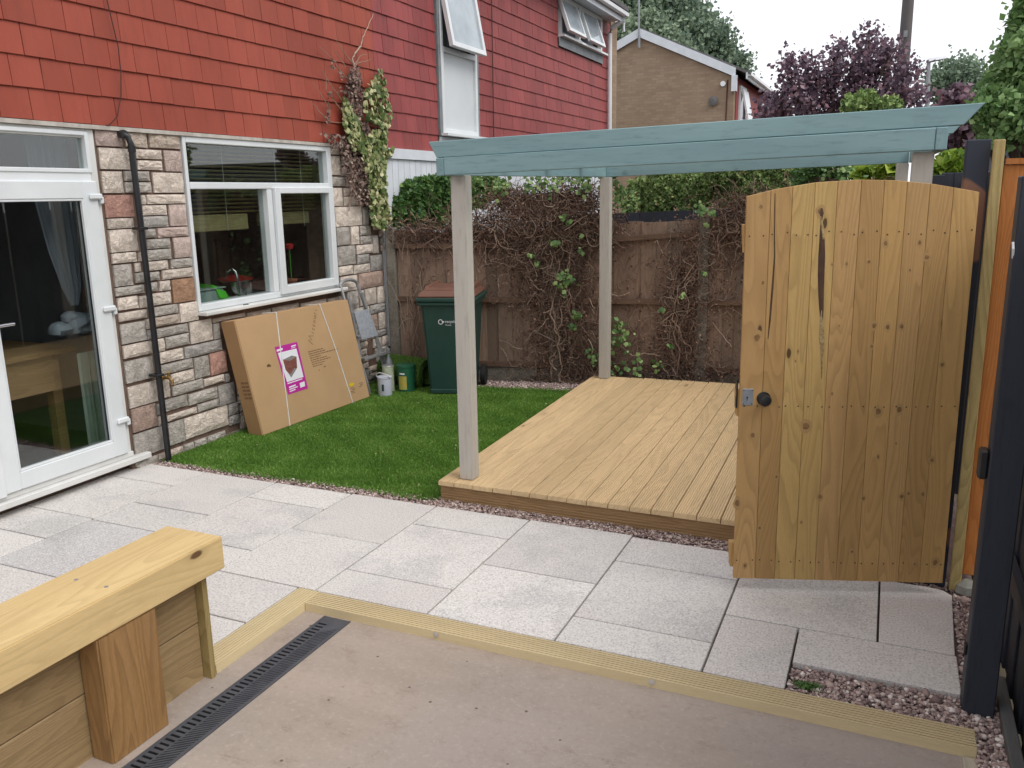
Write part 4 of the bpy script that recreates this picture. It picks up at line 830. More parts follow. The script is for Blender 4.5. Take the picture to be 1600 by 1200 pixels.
# ================================================================== THINGS SEEN THROUGH THE GLASS
t = thing('curtain', (-4.95, 3.75, .2), 'gathered net curtain tied in a knot behind the glazed door', 'curtain')
mb = MB(); n = 26
cen = [(2.2, 3.86, .15), (1.8, 3.87, .145), (1.5, 3.89, .12), (1.25, 3.91, .075), (1.13, 3.91, .03)]
vs = []
for (z, yc, hw) in cen:
    for i in range(n+1):
        u = i/n*2-1; vs.append((-4.92+.025*math.sin(i*2.1)*(hw/.2)+.01*math.sin(i*5), yc+u*hw, z))
fs = [(j*(n+1)+i, j*(n+1)+i+1, (j+1)*(n+1)+i+1, (j+1)*(n+1)+i) for j in range(len(cen)-1) for i in range(n)]
mb.add(vs, fs); mb.build('cloth', 'curtain', t, smooth=True)
mb = MB(); rs = random.Random(3)
for k in range(5):
    c = (-4.9+rs.uniform(-.03, .03), 3.88+(-.10, .0, .03, -.03, .04)[k], 1.02+(-.03, .0, -.03, .04, .02)[k]); r = (.075, .09, .08, .06, .06)[k]
    M9 = Matrix.Rotation(rs.uniform(-.6, .6), 4, 'X') @ Matrix.Scale(.6, 4, (0, 0, 1))
    vsl = [(r*.2, -r), (r*.6, -r*.8), (r*.9, -r*.5), (r*1.05, 0), (r*.85, r*.5), (r*.5, r*.85), (r*.2, r)]
    n0_ = len(mb.v); mb.lathe(c, vsl, 18, M9)
    for q_ in range(n0_, len(mb.v)):
        pv = Vector(mb.v[q_])-Vector(c); f_ = 1+.13*math.sin(math.atan2(pv.z, pv.y)*9+k*2)+rs.uniform(-.04, .04); mb.v[q_] = tuple(Vector(c)+pv*f_)
mb.build('knot', 'curtain', t, smooth=True)
mb = MB(); vs = [(-4.86+.018*math.sin(i*1.9), 3.83+i*.0105, z) for z in (.12, .5, .82) for i in range(15)]
mb.add(vs, [(j*15+i, j*15+i+1, (j+1)*15+i+1, (j+1)*15+i) for j in range(2) for i in range(14)]); mb.build('hanging_end', 'tail', t, smooth=True)
t = thing('table', (-5.5, 3.2, .1), 'wooden dining table standing behind the glazed door', 'table')
MB().box(-6.3, -5.05, 2.2, 3.98, .80, .84).build('table_top', 'table', t, bevel=.004)
MB().box(-5.12, -5.09, 2.34, 3.82, .56, .798).build('reflection_board', 'table', t)  # added board imitating the sleeper wall's reflection in the door glass
for x_, y_ in ((-6.2, 2.3), (-5.15, 2.3), (-6.2, 3.85), (-5.15, 3.85)): MB().box(x_-.035, x_+.035, y_-.035, y_+.035, .1, .80).build('leg', 'table', t)
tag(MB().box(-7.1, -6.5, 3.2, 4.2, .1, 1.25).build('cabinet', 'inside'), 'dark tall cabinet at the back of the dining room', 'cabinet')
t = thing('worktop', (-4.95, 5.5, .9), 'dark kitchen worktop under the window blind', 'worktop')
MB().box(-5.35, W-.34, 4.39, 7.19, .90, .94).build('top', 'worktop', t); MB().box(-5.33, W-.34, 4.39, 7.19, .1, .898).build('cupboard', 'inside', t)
part(house, 'window_board', 'upvc_old', -5.02, W-.105, 4.70, 6.47, .985, 1.003)
t = thing('plastic_tub', (-4.86, 4.95, 1.0), 'clear plastic tub with a bright green cloth behind the left kitchen pane', 'tub')
MB().box(-4.99, -4.76, 4.76, 5.14, 1.0035, 1.12).build('body', 'clear_tub', t, bevel=.015); MB().box(-5.0, -4.75, 4.75, 5.15, 1.121, 1.132).build('lid', 'clear_tub', t, bevel=.004)
tag(MB().hexa([(-4.98, 5.02, 1.03), (-4.74, 5.05, 1.03), (-4.74, 5.20, 1.005), (-4.98, 5.2, 1.005), (-4.95, 5.0, 1.17), (-4.76, 5.0, 1.165), (-4.745, 5.14, 1.11), (-4.95, 5.14, 1.12)]).build('cloth', 'green_cloth', bevel=.02, seg=2), 'bright green cloth draped over the tub on the kitchen worktop', 'cloth')
t = thing('kitchen_tap', (-4.98, 5.26, .945), 'tall curved chrome kitchen tap behind the left pane', 'tap')
MB().tube([(-4.80, 5.34, .94), (-4.80, 5.34, 1.17), (-4.81, 5.33, 1.23), (-4.84, 5.32, 1.255), (-4.88, 5.31, 1.23), (-4.90, 5.305, 1.17)], .011, 10).build('spout', 'chrome', t, smooth=True)
MB().tube([(-4.80, 5.37, .94), (-4.78, 5.41, 1.06)], .007, 8).build('lever', 'chrome', t)
t = thing('saucepan', (-4.9, 5.45, .945), 'steel saucepan with a red lid on the worktop behind the left pane', 'saucepan')
MB().lathe((-5.15, 5.70, .942), [(.12, 0), (.135, .01), (.14, .17), (.145, .175)], 20).build('pan', 'chrome', t, smooth=True); MB().lathe((-5.15, 5.70, 1.09), [(.145, .03), (.15, .045), (.02, .075)], 20).build('lid', 'red', t, smooth=True)
t = thing('potted_plant', (-4.82, 5.86, .945), 'small terracotta pot with one red flower behind the right kitchen pane', 'potted plant')
MB().lathe((-4.82, 6.04, 1.004), [(.032, 0), (.045, .08), (.05, .08), (.05, .10), (.04, .10)], 16).build('pot', 'terracotta', t, smooth=True)
MB().tube([(-4.82, 6.04, 1.09), (-4.815, 6.035, 1.38)], .003, 6).build('stem', 'green_cloth', t); MB().lathe((-4.815, 6.035, 1.36), [(.012, 0), (.035, .01), (.04, .045), (.01, .055)], 7).build('flower', 'red', t)

# ================================================================== IVY ON THE HOUSE WALL
iv = thing('wall_ivy', (W, 7.1, 1.5), 'part withered variegated ivy climbing the corner of the house up onto the tiles', 'ivy')
def poly_pts(poly, n, X0=-4.585, thick=.06):
    xs = [p[0] for p in poly]; ys = [p[1] for p in poly]; out = []
    while len(out) < n:
        x = RNG.uniform(min(xs), max(xs), 4*n); y = RNG.uniform(min(ys), max(ys), 4*n); k = inside(poly, x, y)
        for a, b in zip(x[k], y[k]):
            out.append(on_x(a, b, X0+RNG.uniform(0, thick)))
            if len(out) >= n: break
    return np.array(out)
G = [([(598, 103), (602, 125), (607, 150), (612, 178), (596, 196), (575, 190), (566, 165), (572, 140), (584, 125), (592, 108)], 330),
     ([(538, 150), (546, 162), (556, 180), (566, 196), (572, 212), (548, 214), (537, 196), (536, 170)], 210),
     ([(540, 205), (575, 212), (600, 196), (612, 182), (604, 212), (600, 230), (570, 240), (550, 232)], 420),
     ([(568, 232), (606, 212), (604, 245), (603, 280), (606, 320), (612, 345), (600, 360), (583, 352), (578, 320), (576, 280), (566, 250)], 900),
     ([(600, 236), (616, 232), (612, 244), (602, 246)], 40)]
P = np.concatenate([poly_pts(p, n) for p, n in G])
leaves('leaves', P, .052, 'ivy_leaf', iv, nrm=(1, 0, .15), spread=.55, pts=5, kind='stuff')
Dd = [([(546, 108), (562, 104), (567, 140), (566, 190), (556, 180), (545, 158), (538, 145)], 480), ([(536, 212), (548, 214), (568, 236), (580, 280), (578, 318), (560, 322), (545, 290), (536, 262), (530, 222)], 700),
      ([(560, 190), (574, 192), (580, 214), (566, 214)], 160), ([(500, 208), (538, 212), (540, 240), (526, 232), (508, 220)], 90)]
P = np.concatenate([poly_pts(p, n, -4.6, .07) for p, n in Dd])
leaves('withered_leaves', P, .036, 'dead_wall_leaf', iv, nrm=(1, 0, .1), spread=.9)
mb = MB(); rs = random.Random(8)
def wtw(pts, r0=.006, r1=.002, rnd=.8):
    q = []
    for (a, b), (c, d) in zip(pts[:-1], pts[1:]):
        for k in range(4):
            f = k/4; q.append(on_x(a+(c-a)*f+rs.uniform(-.7, .7), b+(d-b)*f+rs.uniform(-.7, .7), -4.592+rs.uniform(-.004, .006)))
    q.append(on_x(*pts[-1], -4.592)); n_ = len(q); mb.tube(q, [r0+(r1-r0)*i/(n_-1) for i in range(n_)], 5, rnd)
wtw([(553, 108), (551, 92), (556, 82), (563, 72), (567, 58), (575, 42), (583, 22)], .008, .003, 1.)
for ps in ([(553, 106), (560, 98), (572, 96), (580, 92)], [(552, 104), (562, 88), (574, 84)], [(556, 84), (560, 78), (566, 72)], [(545, 128), (533, 112), (522, 96), (505, 78), (498, 73)], [(540, 105), (532, 92), (521, 78)], [(552, 100), (540, 86), (530, 70), (522, 55)],
           [(536, 160), (522, 140), (512, 125), (503, 110)], [(536, 175), (520, 155), (510, 140), (508, 110)], [(513, 188), (512, 165), (500, 145), (488, 128)], [(513, 190), (500, 175), (486, 158)], [(513, 160), (516, 172), (514, 190), (540, 193)],
           [(548, 300), (555, 240), (550, 180), (553, 108)], [(575, 300), (585, 240), (588, 180), (598, 108)], [(560, 320), (566, 260), (560, 200)], [(545, 330), (553, 280), (546, 230), (528, 214)], [(590, 360), (592, 300), (580, 230)]):
    wtw(ps)
mb.build('stems', 'twig', iv, kind='stuff', attr=True)
P = []
for c in ((520, 100), (532, 118), (515, 150), (512, 172), (512, 186), (530, 140)): P.append(poly_pts([(c[0]-4, c[1]-8), (c[0]+5, c[1]-6), (c[0]+4, c[1]+9), (c[0]-3, c[1]+7)], 16))
leaves('shrivelled_leaves', np.concatenate(P), .026, 'dead_wall_leaf', iv, nrm=(1, 0, 0), spread=1.)

# ================================================================== BACK FENCE
FO = np.array([-4.53, 7.26, 0]); FA = math.atan(.19); FD = np.array([math.cos(FA), math.sin(FA), 0]); FN = np.array([math.sin(FA), -math.cos(FA), 0])   # FN faces the garden
fence = thing('back_fence', tuple(FO), 'old brown boarded fence with concrete posts tangled in dead ivy behind the deck', 'fence')
def fp(s, n, z): p = FO+FD*s+FN*n; return (p[0], p[1], z)
def fbox(par, name, mat, s0, s1, n0, n1, z0, z1, dz=0., **k):
    return MB().hexa([fp(s0, n1, z0), fp(s1, n1, z0+dz), fp(s1, n0, z0+dz), fp(s0, n0, z0), fp(s0, n1, z1), fp(s1, n1, z1+dz), fp(s1, n0, z1+dz), fp(s0, n0, z1)]).build(name, mat, par, **k)
posts = [.0, 1.65, 3.03, 4.55, 6.1]; tops = [1.50, 1.60, 1.655, 1.66, 1.7]
for i, s in enumerate(posts):
    hw = .05
    fbox(fence, 'post', 'concrete_post', s-hw, s+hw, -.055, .055, -.1, tops[i], bevel=.012)
for i in range(4):
    s0, s1 = posts[i]+.052, posts[i+1]-.052; zt = (1.46, 1.535, 1.57, 1.6)[i]
    s = s0; k = 0
    while s < s1-.02:
        e = min(s+.128+random.uniform(-.006, .006), s1); fbox(fence, 'board', 'fence_board', max(s0, s-.006), min(s1, e+.006), (-.013, -.0275)[k % 2], (.0, -.0145)[k % 2], .13, zt+random.uniform(-.012, .012)); s = e; k += 1
    fbox(fence, 'rail', 'fence_rail', s0, s1, -.0, .042, .135, .185)
    fbox(fence, 'rail', 'fence_rail', s0, s1, -.0, .045, .775, .822)
    fbox(fence, 'rail', 'fence_rail', s0, s1, -.0, .06, (1.30, 1.32, 1.41, 1.4)[i], (1.345, 1.365, 1.46, 1.45)[i], (.0, .085, 0, 0)[i])
    fbox(fence, 'gravel_board', 'concrete_post', s0, s1, -.025, .02, -.09, .122)
fbox(fence, 'gravel_board', 'concrete_post', -.1, -.052, -.025, .02, -.09, .122)
# ---- dead ivy hanging in the fence
di = thing('dead_ivy', fp(1.9, .05, 0), 'mass of dead brown ivy stems with a few live green leaves hung over the fence', 'ivy')
mb = MB(); rs = random.Random(21)
# clusters: centre s, z, spread s, spread z, how many, how far out of the fence
CL = [(1.35, 1.74, .17, .06, 330, .15), (1.8, 1.76, .16, .06, 330, .15), (1.02, 1.50, .42, .07, 420, .10), (1.5, 1.60, .27, .10, 620, .17), (1.45, 1.38, .28, .09, 380, .13), (1.9, 1.62, .17, .09, 330, .15), (1.9, 1.40, .19, .09, 260, .10), (.3, 1.42, .22, .06, 140, .07), (.75, 1.40, .25, .05, 110, .07),
      (1.62, 1.08, .22, .22, 420, .12), (1.72, .62, .20, .26, 430, .12), (1.85, .20, .28, .14, 300, .11), (1.25, 1.1, .3, .2, 60, .04), (.35, .9, .18, .35, 50, .04), (2.35, 1.0, .3, .3, 25, .03), (2.5, .35, .3, .2, 40, .05),
      (2.93, 1.10, .14, .22, 220, .12), (2.86, .72, .13, .22, 230, .12), (2.85, .34, .16, .16, 230, .12), (3.45, 1.50, .20, .10, 420, .12), (3.50, 1.68, .17, .05, 200, .10), (3.75, 1.35, .3, .12, 160, .10), (3.25, .9, .25, .35, 90, .05), (3.3, .12, .4, .06, 130, .10), (2.3, .10, .5, .05, 130, .10),
      (4.6, 1.62, .7, .10, 330, .12)]
for (s, z, ss, sz, n_, out) in CL:
    for _ in range(int(n_*.9)):
        p = [s+rs.gauss(0, ss), rs.uniform(.1, 1)*out, z+rs.gauss(0, sz)]
        if p[2] < .03: p[2] = .03
        if p[0] < .02: p[0] = .05
        a = rs.uniform(0, 6.28); tr = rs.gauss(0, .34); L = rs.randint(5, 11); st = rs.uniform(.018, .034); pts = []
        for _k in range(L):
            pts.append(fp(p[0], max(.012, p[1]), max(.01, p[2]))); p[0] += math.cos(a)*st; p[2] += math.sin(a)*st-.002; p[1] += rs.gauss(0, .008); a += tr+rs.gauss(0, .3); tr *= .92
            p[0] = max(p[0], -.02)
        r = rs.choice((.0016, .002, .0026, .0034)); mb.tube(pts, [r]*L, 3, rs.random()**1.3, cap=False)
for _ in range(34):      # thicker old stems climbing the posts
    s = rs.choice((1.62, 1.7, 1.8, 2.9, 2.95, .2, 2.82)); z = rs.uniform(.02, .4); pts = []; r = rs.uniform(.004, .009); n0 = rs.uniform(.04, .1)
    for k in range(16): pts.append(fp(s, n0, z)); z += .075; s += rs.gauss(0, .025); n0 = max(.03, n0+rs.gauss(0, .008))
    mb.tube(pts, [r*(1-.04*i) for i in range(16)], 5, rs.uniform(.4, .9), cap=False)
mb.build('twigs', 'twig', di, kind='stuff', attr=True)
P = []
for (s, z, ss, sz, n_, out) in CL:
    k = int(n_*4); S_ = np.maximum(RNG.normal(s, ss, k), .02); Z_ = np.maximum(RNG.normal(z, sz, k), .02); D_ = RNG.uniform(.01, out, k)*.9
    P.append(FO[None]+FD[None]*S_[:, None]+FN[None]*D_[:, None]+np.stack([0*Z_, 0*Z_, Z_], 1))
leaves('dead_leaves', np.concatenate(P), .024, 'dead_leaf', di)
# live green sprays
P = []
for (x, y, n_, rr) in [(830, 400, 8, 6), (838, 412, 5, 5), (868, 382, 7, 6), (878, 430, 14, 10), (888, 440, 18, 10), (872, 445, 8, 6), (880, 460, 6, 6), (900, 495, 14, 8), (893, 512, 8, 6), (905, 390, 4, 5), (908, 372, 3, 3), (888, 348, 4, 4), (880, 340, 3, 3),
                       (963, 510, 26, 14), (975, 530, 30, 14), (960, 535, 18, 12), (1035, 485, 4, 5), (1047, 543, 5, 4), (1066, 464, 6, 5), (1099, 428, 4, 4), (1097, 326, 16, 10), (1115, 330, 8, 6), (1105, 353, 5, 5), (930, 560, 16, 14), (965, 572, 18, 16), (1000, 575, 12, 16), (790, 292, 30, 22), (830, 284, 30, 20), (870, 284, 40, 24), (910, 283, 60, 22), (950, 284, 40, 16), (968, 300, 40, 14), (975, 320, 20, 14), (1030, 570, 8, 12), (1320, 268, 18, 30), (1290, 270, 14, 30)]:
    for _ in range(n_):
        q = on_pl(x+rs.gauss(0, rr*.5), y+rs.gauss(0, rr*.5), fp(0, .16, 0), FN); P.append(q)
leaves('green_leaves', np.array(P), .043, 'ivy_green', di, nrm=tuple(FN+np.array([0, 0, .3])), spread=.6, pts=5)

# ================================================================== FOLIAGE
def blob_pts(c, r, n, sq=(1, 1, 1), shell=.35):
    d = RNG.normal(size=(n, 3)); d /= np.linalg.norm(d, axis=1)[:, None]
    lump = 1+.16*np.sin(d[:, 0]*7+c[0]*3)*np.sin(d[:, 2]*8+c[1])+.10*np.sin(d[:, 1]*13+c[2]*5)
    rad = r*(1-shell*RNG.random(n)**1.6)*lump; return np.asarray(c)[None]+d*rad[:, None]*np.asarray(sq)[None]
def tree(name, base, blobs, per, lsize, mat, label, cat, trunk_r=.2, limb=True, stuffpts=4, sq=(1, 1, 1), group=None, clump=0, rlo=0., rhi=1., shell=.35):
    t = thing(name, base, label, cat, group)
    cs = np.array([b[0] for b in blobs]); top = cs.mean(0)
    if limb:
        mb = MB(); bz = Vector(base); fork = Vector((top[0]*.6+bz.x*.4, top[1], bz.z+(top[2]-bz.z)*.45))
        mb.tube([bz-Vector((0, 0, .2)), bz.lerp(fork, .5)+Vector((trunk_r*.3, 0, 0)), fork], [trunk_r, trunk_r*.8, trunk_r*.65], 9)
        mb.build('trunk', 'bark', t, smooth=True); mb = MB()
        for c, r in blobs:
            c = Vector(tuple(c)); m_ = fork.lerp(c, .5)+Vector((random.uniform(-.1, .1), random.uniform(-.1, .1), -.08*r)); mb.tube([fork, m_, c], [trunk_r*.45, trunk_r*.25, trunk_r*.08], 6)
            for _ in range(5):
                e = c+Vector((random.uniform(-1, 1), random.uniform(-1, 1), random.uniform(-.6, 1)))*r*.85; mb.tube([m_.lerp(c, .6), c.lerp(e, .5)+Vector((0, 0, .05*r)), e], [trunk_r*.1, trunk_r*.06, trunk_r*.03], 4)
        mb.build('limbs', 'bark', t)
    P = []
    for c, r in blobs:
        n_ = int(per*r*r/np.mean([b[1]**2 for b in blobs]))
        if clump:
            cc = blob_pts(c, r, max(8, int(n_/22)), sq, shell)
            pp = np.repeat(cc, 22, 0)+RNG.normal(0, clump, (len(cc)*22, 3)); P.append(pp)
        else: P.append(blob_pts(c, r, n_, sq, shell))
    leaves('crown', np.concatenate(P), lsize, mat, t, kind='stuff', pts=stuffpts, rlo=rlo, rhi=rhi)
    return t
def blobs_at(Y, lst, jit=.0):
    out = []
    for (x, y, r) in lst:
        p = on_y(x, y, Y+random.uniform(-1, 1)*jit*1.0); z = (p-EYEV)@AX_F; out.append((p, r/FPX*z))
    return out
B = [blobs_at(7.42+max(0, x_-600)*.0065, [(x_, y_, r_)])[0] for x_, y_, r_ in [(577, 352, 10), (588, 372, 9), (580, 392, 6), (597, 332, 13), (588, 350, 12), (612, 345, 15), (618, 325, 16), (640, 305, 18), (645, 330, 20), (660, 292, 16), (668, 318, 22), (640, 290, 9), (690, 300, 26), (680, 335, 20), (715, 312, 24), (720, 288, 12), (612, 312, 7)]]
tree('shrub', (-4.3, 7.9, 0), B, 520, .062, 'dark_leaf', 'dense dark green shrub with glossy leaves behind the fence beside the house', 'shrub', .04, sq=(1, .8, 1))
B = blobs_at(8.6, [(745, 300, 24), (765, 288, 18), (735, 285, 14), (782, 298, 16), (730, 315, 16)], .1)
tree('shrub', (-4.1, 8.6, 0), B, 420, .055, 'ivy_green', 'lighter yellow green shrub behind the fence, right of the dark one', 'shrub', .03, rlo=.2)
# seedling twig by the ivy
t = thing('sapling', (-4.75, 7.7, .9), 'thin sapling with a few leaves in front of the white boarding', 'sapling'); mb = MB(); P = []
for ps in ([(612, 330), (622, 312), (630, 296), (624, 276)], [(622, 312), (612, 296), (606, 282)], [(630, 300), (640, 292), (650, 290)]):
    q = [on_y(a, b, 7.75) for a, b in ps]; mb.tube(q, .004, 5)
    for a, b in zip(q[:-1], q[1:]):
        for f in (0, .3, .6, .9): P.append(a+(b-a)*f+RNG.normal(0, .02, 3))
mb.build('stem', 'bark', t); leaves('leaves', np.array(P), .06, 'dark_leaf', t)
# hedge beyond the fence
B = blobs_at(10.5, [(1000, 305, 26), (985, 320, 14), (1035, 290, 30), (1030, 315, 26), (1060, 270, 22), (1080, 300, 34), (1110, 285, 30), (1150, 295, 34), (1190, 290, 32), (1225, 290, 30), (1120, 265, 22), (1170, 260, 24), (1210, 262, 22), (1245, 285, 22)], .3)
tree('hedge', (-1.9, 10.5, 0), B, 2400, .042, 'hedge_leaf', 'broad mid green hedge seen over the fence below the far brick gable', 'hedge', .05, sq=(1, .8, 1), shell=.3)
B = blobs_at(9.2, [(1255, 275, 18), (1275, 262, 14), (1250, 300, 18), (1295, 265, 12), (1318, 268, 14), (1338, 274, 13)], .1)
tree('bush', (-1.0, 9.2, 0), B, 260, .05, 'dark_leaf', 'small dark bush between the hedge and the lime green leaves', 'bush', .03)
B = blobs_at(8.6, [(1372, 262, 12), (1390, 268, 15), (1400, 262, 10), (1360, 275, 10), (1345, 272, 8)], .05)
tree('bush', (-.05, 8.6, 0), B, 60, .14, 'yellow_leaf', 'lime green broad leaved bush showing just above the gate', 'bush', .02)
B = blobs_at(8.9, [(1480, 252, 15), (1500, 250, 14), (1512, 262, 10), (1466, 262, 10), (1495, 268, 14)], .05)
tree('bush', (.6, 8.9, 0), B, 90, .10, 'yellow_leaf', 'yellow green bush above the dark boards right of the pergola', 'bush', .02, rlo=0, rhi=.8)
# purple tree
B = blobs_at(15, [(1195, 175, 12), (1215, 158, 18), (1232, 125, 15), (1245, 145, 24), (1270, 130, 24), (1262, 165, 26), (1300, 105, 14), (1300, 140, 28), (1335, 120, 30), (1352, 85, 20), (1358, 62, 12), (1365, 110, 26), (1345, 155, 30), (1385, 95, 17), (1392, 80, 9), (1400, 120, 20), (1395, 150, 24),
                  (1420, 112, 10), (1422, 145, 15), (1310, 78, 5), (1232, 98, 5), (1260, 100, 5), (1436, 152, 8), (1300, 175, 28), (1222, 180, 24)], .5)
tree('purple_tree', (-1.4, 15, 0), B, 260, .08, 'purple_leaf', 'purple leaved tree standing behind the pergola in front of the sky', 'tree', .10, clump=.10, shell=.7)
B = blobs_at(13, [(1492, 152, 11), (1510, 160, 12), (1500, 205, 20), (1520, 215, 16), (1485, 225, 10), (1505, 185, 12), (1530, 190, 12)], .2)
tree('purple_tree', (.9, 13, 0), B, 90, .11, 'purple_leaf', 'low reddish leaved bush right of the lamp post beneath the bright green tree', 'tree', .05, clump=.06, rlo=.3)
B = blobs_at(13.5, [(1330, 165, 16), (1352, 160, 18), (1375, 168, 16), (1395, 165, 14), (1340, 180, 14)], .1)
tree('bush', (-.9, 13.5, 0), B, 260, .08, 'hedge_leaf', 'green bush top just above the pergola beam before the purple tree', 'bush', .05)
# tall trees behind the far house
B = blobs_at(40, [(930, 5, 70), (985, -15, 50), (1040, 20, 44), (985, 45, 55), (1065, 50, 42), (1095, 75, 42), (1035, -20, 20), (1085, 100, 34)], 2)
tree('oak_tree', (-12, 40, 0), B, 7000, .21, 'far_leaf', 'huge dark green tree rising behind the brown brick gable', 'tree', .6, clump=.28, sq=(1, .9, 1))
B = blobs_at(37, [(1010, 55, 28), (1035, 75, 24), (1060, 85, 18), (960, 60, 26)], 1)
tree('oak_tree', (-9.5, 37, 0), B, 2400, .19, 'far_leaf', 'lighter green tree close behind the ridge of the brick gable', 'tree', .35, clump=.22, rlo=.5)
B = blobs_at(44, [(1120, 100, 26), (1138, 108, 22), (1155, 98, 11), (1162, 112, 9), (1110, 115, 25)], 1)
tree('oak_tree', (-8.3, 44, 0), B, 1400, .20, 'far_leaf', 'end tree of the far group above the grey roof slope', 'tree', .3, clump=.25)
B = blobs_at(50, [(1480, 122, 20), (1500, 112, 16), (1515, 125, 22), (1465, 130, 12), (1490, 145, 26), (1525, 150, 22)], 1)
tree('birch_tree', (3, 50, 0), B, 1000, .22, 'pale_leaf', 'pale distant tree right of the street lamp', 'tree', .2, clump=.3)
# bright tree on the right
B = blobs_at(10, [(1645, 0, 48), (1608, 40, 28), (1622, 80, 48), (1588, 85, 24), (1592, 130, 40), (1556, 145, 18), (1555, 168, 26), (1595, 165, 48), (1578, 188, 34), (1530, 168, 14), (1612, 170, 40), (1570, 105, 10), (1650, 90, 66), (1556, 208, 18)], .4)
tree('maple_tree', (1.9, 10.6, 0), B, 1500, .075, 'tree_leaf', 'bright green leafy tree filling the upper right corner', 'tree', .12, clump=.045, sq=(1, .9, 1), shell=.3)
# ================================================================== FAR THINGS
fh = thing('house', (-6.7, 24, 0), 'far brown brick house with a wide gable, white verge boards and red tiled side', 'house')
GX, GY, AX, EZ, AZ = -4.10, 24., -6.70, 4.74, 5.95
LX = 2*AX-GX
MB().prism([(LX, -.2), (GX, -.2), (GX, EZ), (AX, AZ), (LX, EZ)], lambda u, v, t: (u, t, v), GY+14, GY).build('wall', 'brick', fh)
def slope(par, name, mat, xa, za, xb, zb, y0, y1, th, dz=0):
    return MB().hexa([(xa, y0, za+dz), (xb, y0, zb+dz), (xb, y1, zb+dz), (xa, y1, za+dz), (xa, y0, za+dz+th), (xb, y0, zb+dz+th), (xb, y1, zb+dz+th), (xa, y1, za+dz+th)]).build(name, mat, par)
slope(fh, 'verge_board', 'white_board', AX, AZ, GX+.03, EZ, GY-.09, GY-.02, .23); slope(fh, 'verge_board', 'white_board', LX, EZ, AX, AZ, GY-.09, GY-.02, .23)
slope(fh, 'roof', 'roof', AX, AZ+.05, GX+.42, EZ-.1, GY-.01, GY+14.2, .08, .13); slope(fh, 'roof', 'roof', LX-.4, EZ-.1, AX, AZ+.05, GY-.01, GY+14.2, .08, .13)
MB().box(GX+.30, GX+.34, GY-.02, GY+14, EZ-.06, EZ+.10).build('fascia', 'white_board', fh); MB().box(GX+.34, GX+.44, GY+.0, GY+14, EZ+.02, EZ+.09).build('gutter', 'white_metal', fh)
MB().box(GX+.002, GX+.03, GY+.25, GY+14, 2.5, EZ+.05).build('tile_hanging', 'tile_red', fh)
for (ya, yb, za, zb) in ((24.6, 25.6, 2.6, 4.6), (28.6, 30.6, 3.5, 4.5)):
    wn = thing('window', (GX, ya, za), None, None); wn.parent = fh; wn.location = Vector((GX, ya, za))-base_of(fh)
    frame(wn, 'frame', 'upvc', GX+.03, GX+.09, ya, yb, za, zb, .07); MB().box(GX+.035, GX+.05, ya+.07, yb-.07, za+.07, zb-.07).build('pane', 'glass_far', wn)
    MB().hexa([(GX+.5, ya+.06, za-.02), (GX+.55, ya+.06, za-.02), (GX+.55, yb-.06, za-.02), (GX+.5, yb-.06, za-.02), (GX+.09, ya+.06, zb-.1), (GX+.14, ya+.06, zb-.1), (GX+.14, yb-.06, zb-.1), (GX+.09, yb-.06, zb-.1)]).build('sash', 'upvc', wn)
MB().tube([on_y(999, 55, GY-.12), on_y(999, 75, GY-.12)], .03, 6).build('aerial_bracket', 'lamp_metal', fh)
MB().tube([on_y(998, 72, GY-.12), on_y(999, -60, GY-.12)], .025, 6).build('aerial_pole', 'lamp_metal', fh)
p = on_y(1115, 158, GY-.02); MB().lathe((p[0], GY-.02, p[2]), [(.11, 0), (.13, .06), (.05, .08)], 12, Matrix.Rotation(math.radians(90), 4, 'X')).build('vent', 'roof', fh)
p = on_y(1130, 131, GY-.02); MB().lathe((p[0], GY-.02, p[2]), [(.07, 0), (.07, .05)], 10, Matrix.Rotation(math.radians(90), 4, 'X')).build('lamp_fitting', 'white_metal', fh)
p = on_y(1147, 130, GY-.1); MB().box(p[0]-.07, p[0]+.07, GY-.12, GY-.003, p[2]-.20, p[2]+.20).build('alarm_box', 'white_board', fh)
MB().tube([on_y(1137, 125, GY-.01), on_y(1134, 190, GY-.01)], .018, 5).build('cable', 'cable', fh)
# pole and lamp
pl_ = thing('utility_pole', (on_y(1405, 175, 16)[0], 16, 0), 'tall dark wooden utility pole rising out of the purple tree', 'utility pole')
a = on_y(1404, 190, 16); b = on_y(1424, -60, 16); d = b-a; g0 = a-d*(a[2]/d[2])
MB().tube([g0, a, b+d*.3], [.115, .10, .08], 12).build('pole', 'pole', pl_, smooth=True)
for f in (-.02, .33, .55, .82): q = a+d*f; MB().box(q[0]-.03, q[0]+.03, q[1]-.15, q[1]-.135, q[2]-.05, q[2]+.05).build('plate', 'lamp_metal', pl_)
q = on_y(1449, 160, 27); lp = thing('street_lamp', (q[0], 27, 0), 'slim street lamp post with a flat head right of the utility pole', 'street lamp')
tpz = on_y(1451, 97, 27); MB().tube([(q[0]-.02, 27, 0), q, tpz, tpz+np.array([.05, 0, .03])], [.09, .06, .05, .04], 8).build('post', 'lamp_metal', lp, smooth=True)
MB().tube([tpz, tpz+np.array([.35, 0, .06])], .03, 6).build('arm', 'lamp_metal', lp)
MB().hexa([(tpz[0]-.05, 26.9, tpz[2]), (tpz[0]+.47, 26.9, tpz[2]+.06), (tpz[0]+.47, 27.1, tpz[2]+.06), (tpz[0]-.05, 27.1, tpz[2]), (tpz[0]-.03, 26.93, tpz[2]+.09), (tpz[0]+.40, 26.93, tpz[2]+.12), (tpz[0]+.40, 27.07, tpz[2]+.12), (tpz[0]-.03, 27.07, tpz[2]+.09)]).build('lamp_head', 'white_metal', lp)
rh = thing('house', (15, 4, 0), 'pale rendered house across the gardens mirrored in the top pane of the glazed door', 'house')
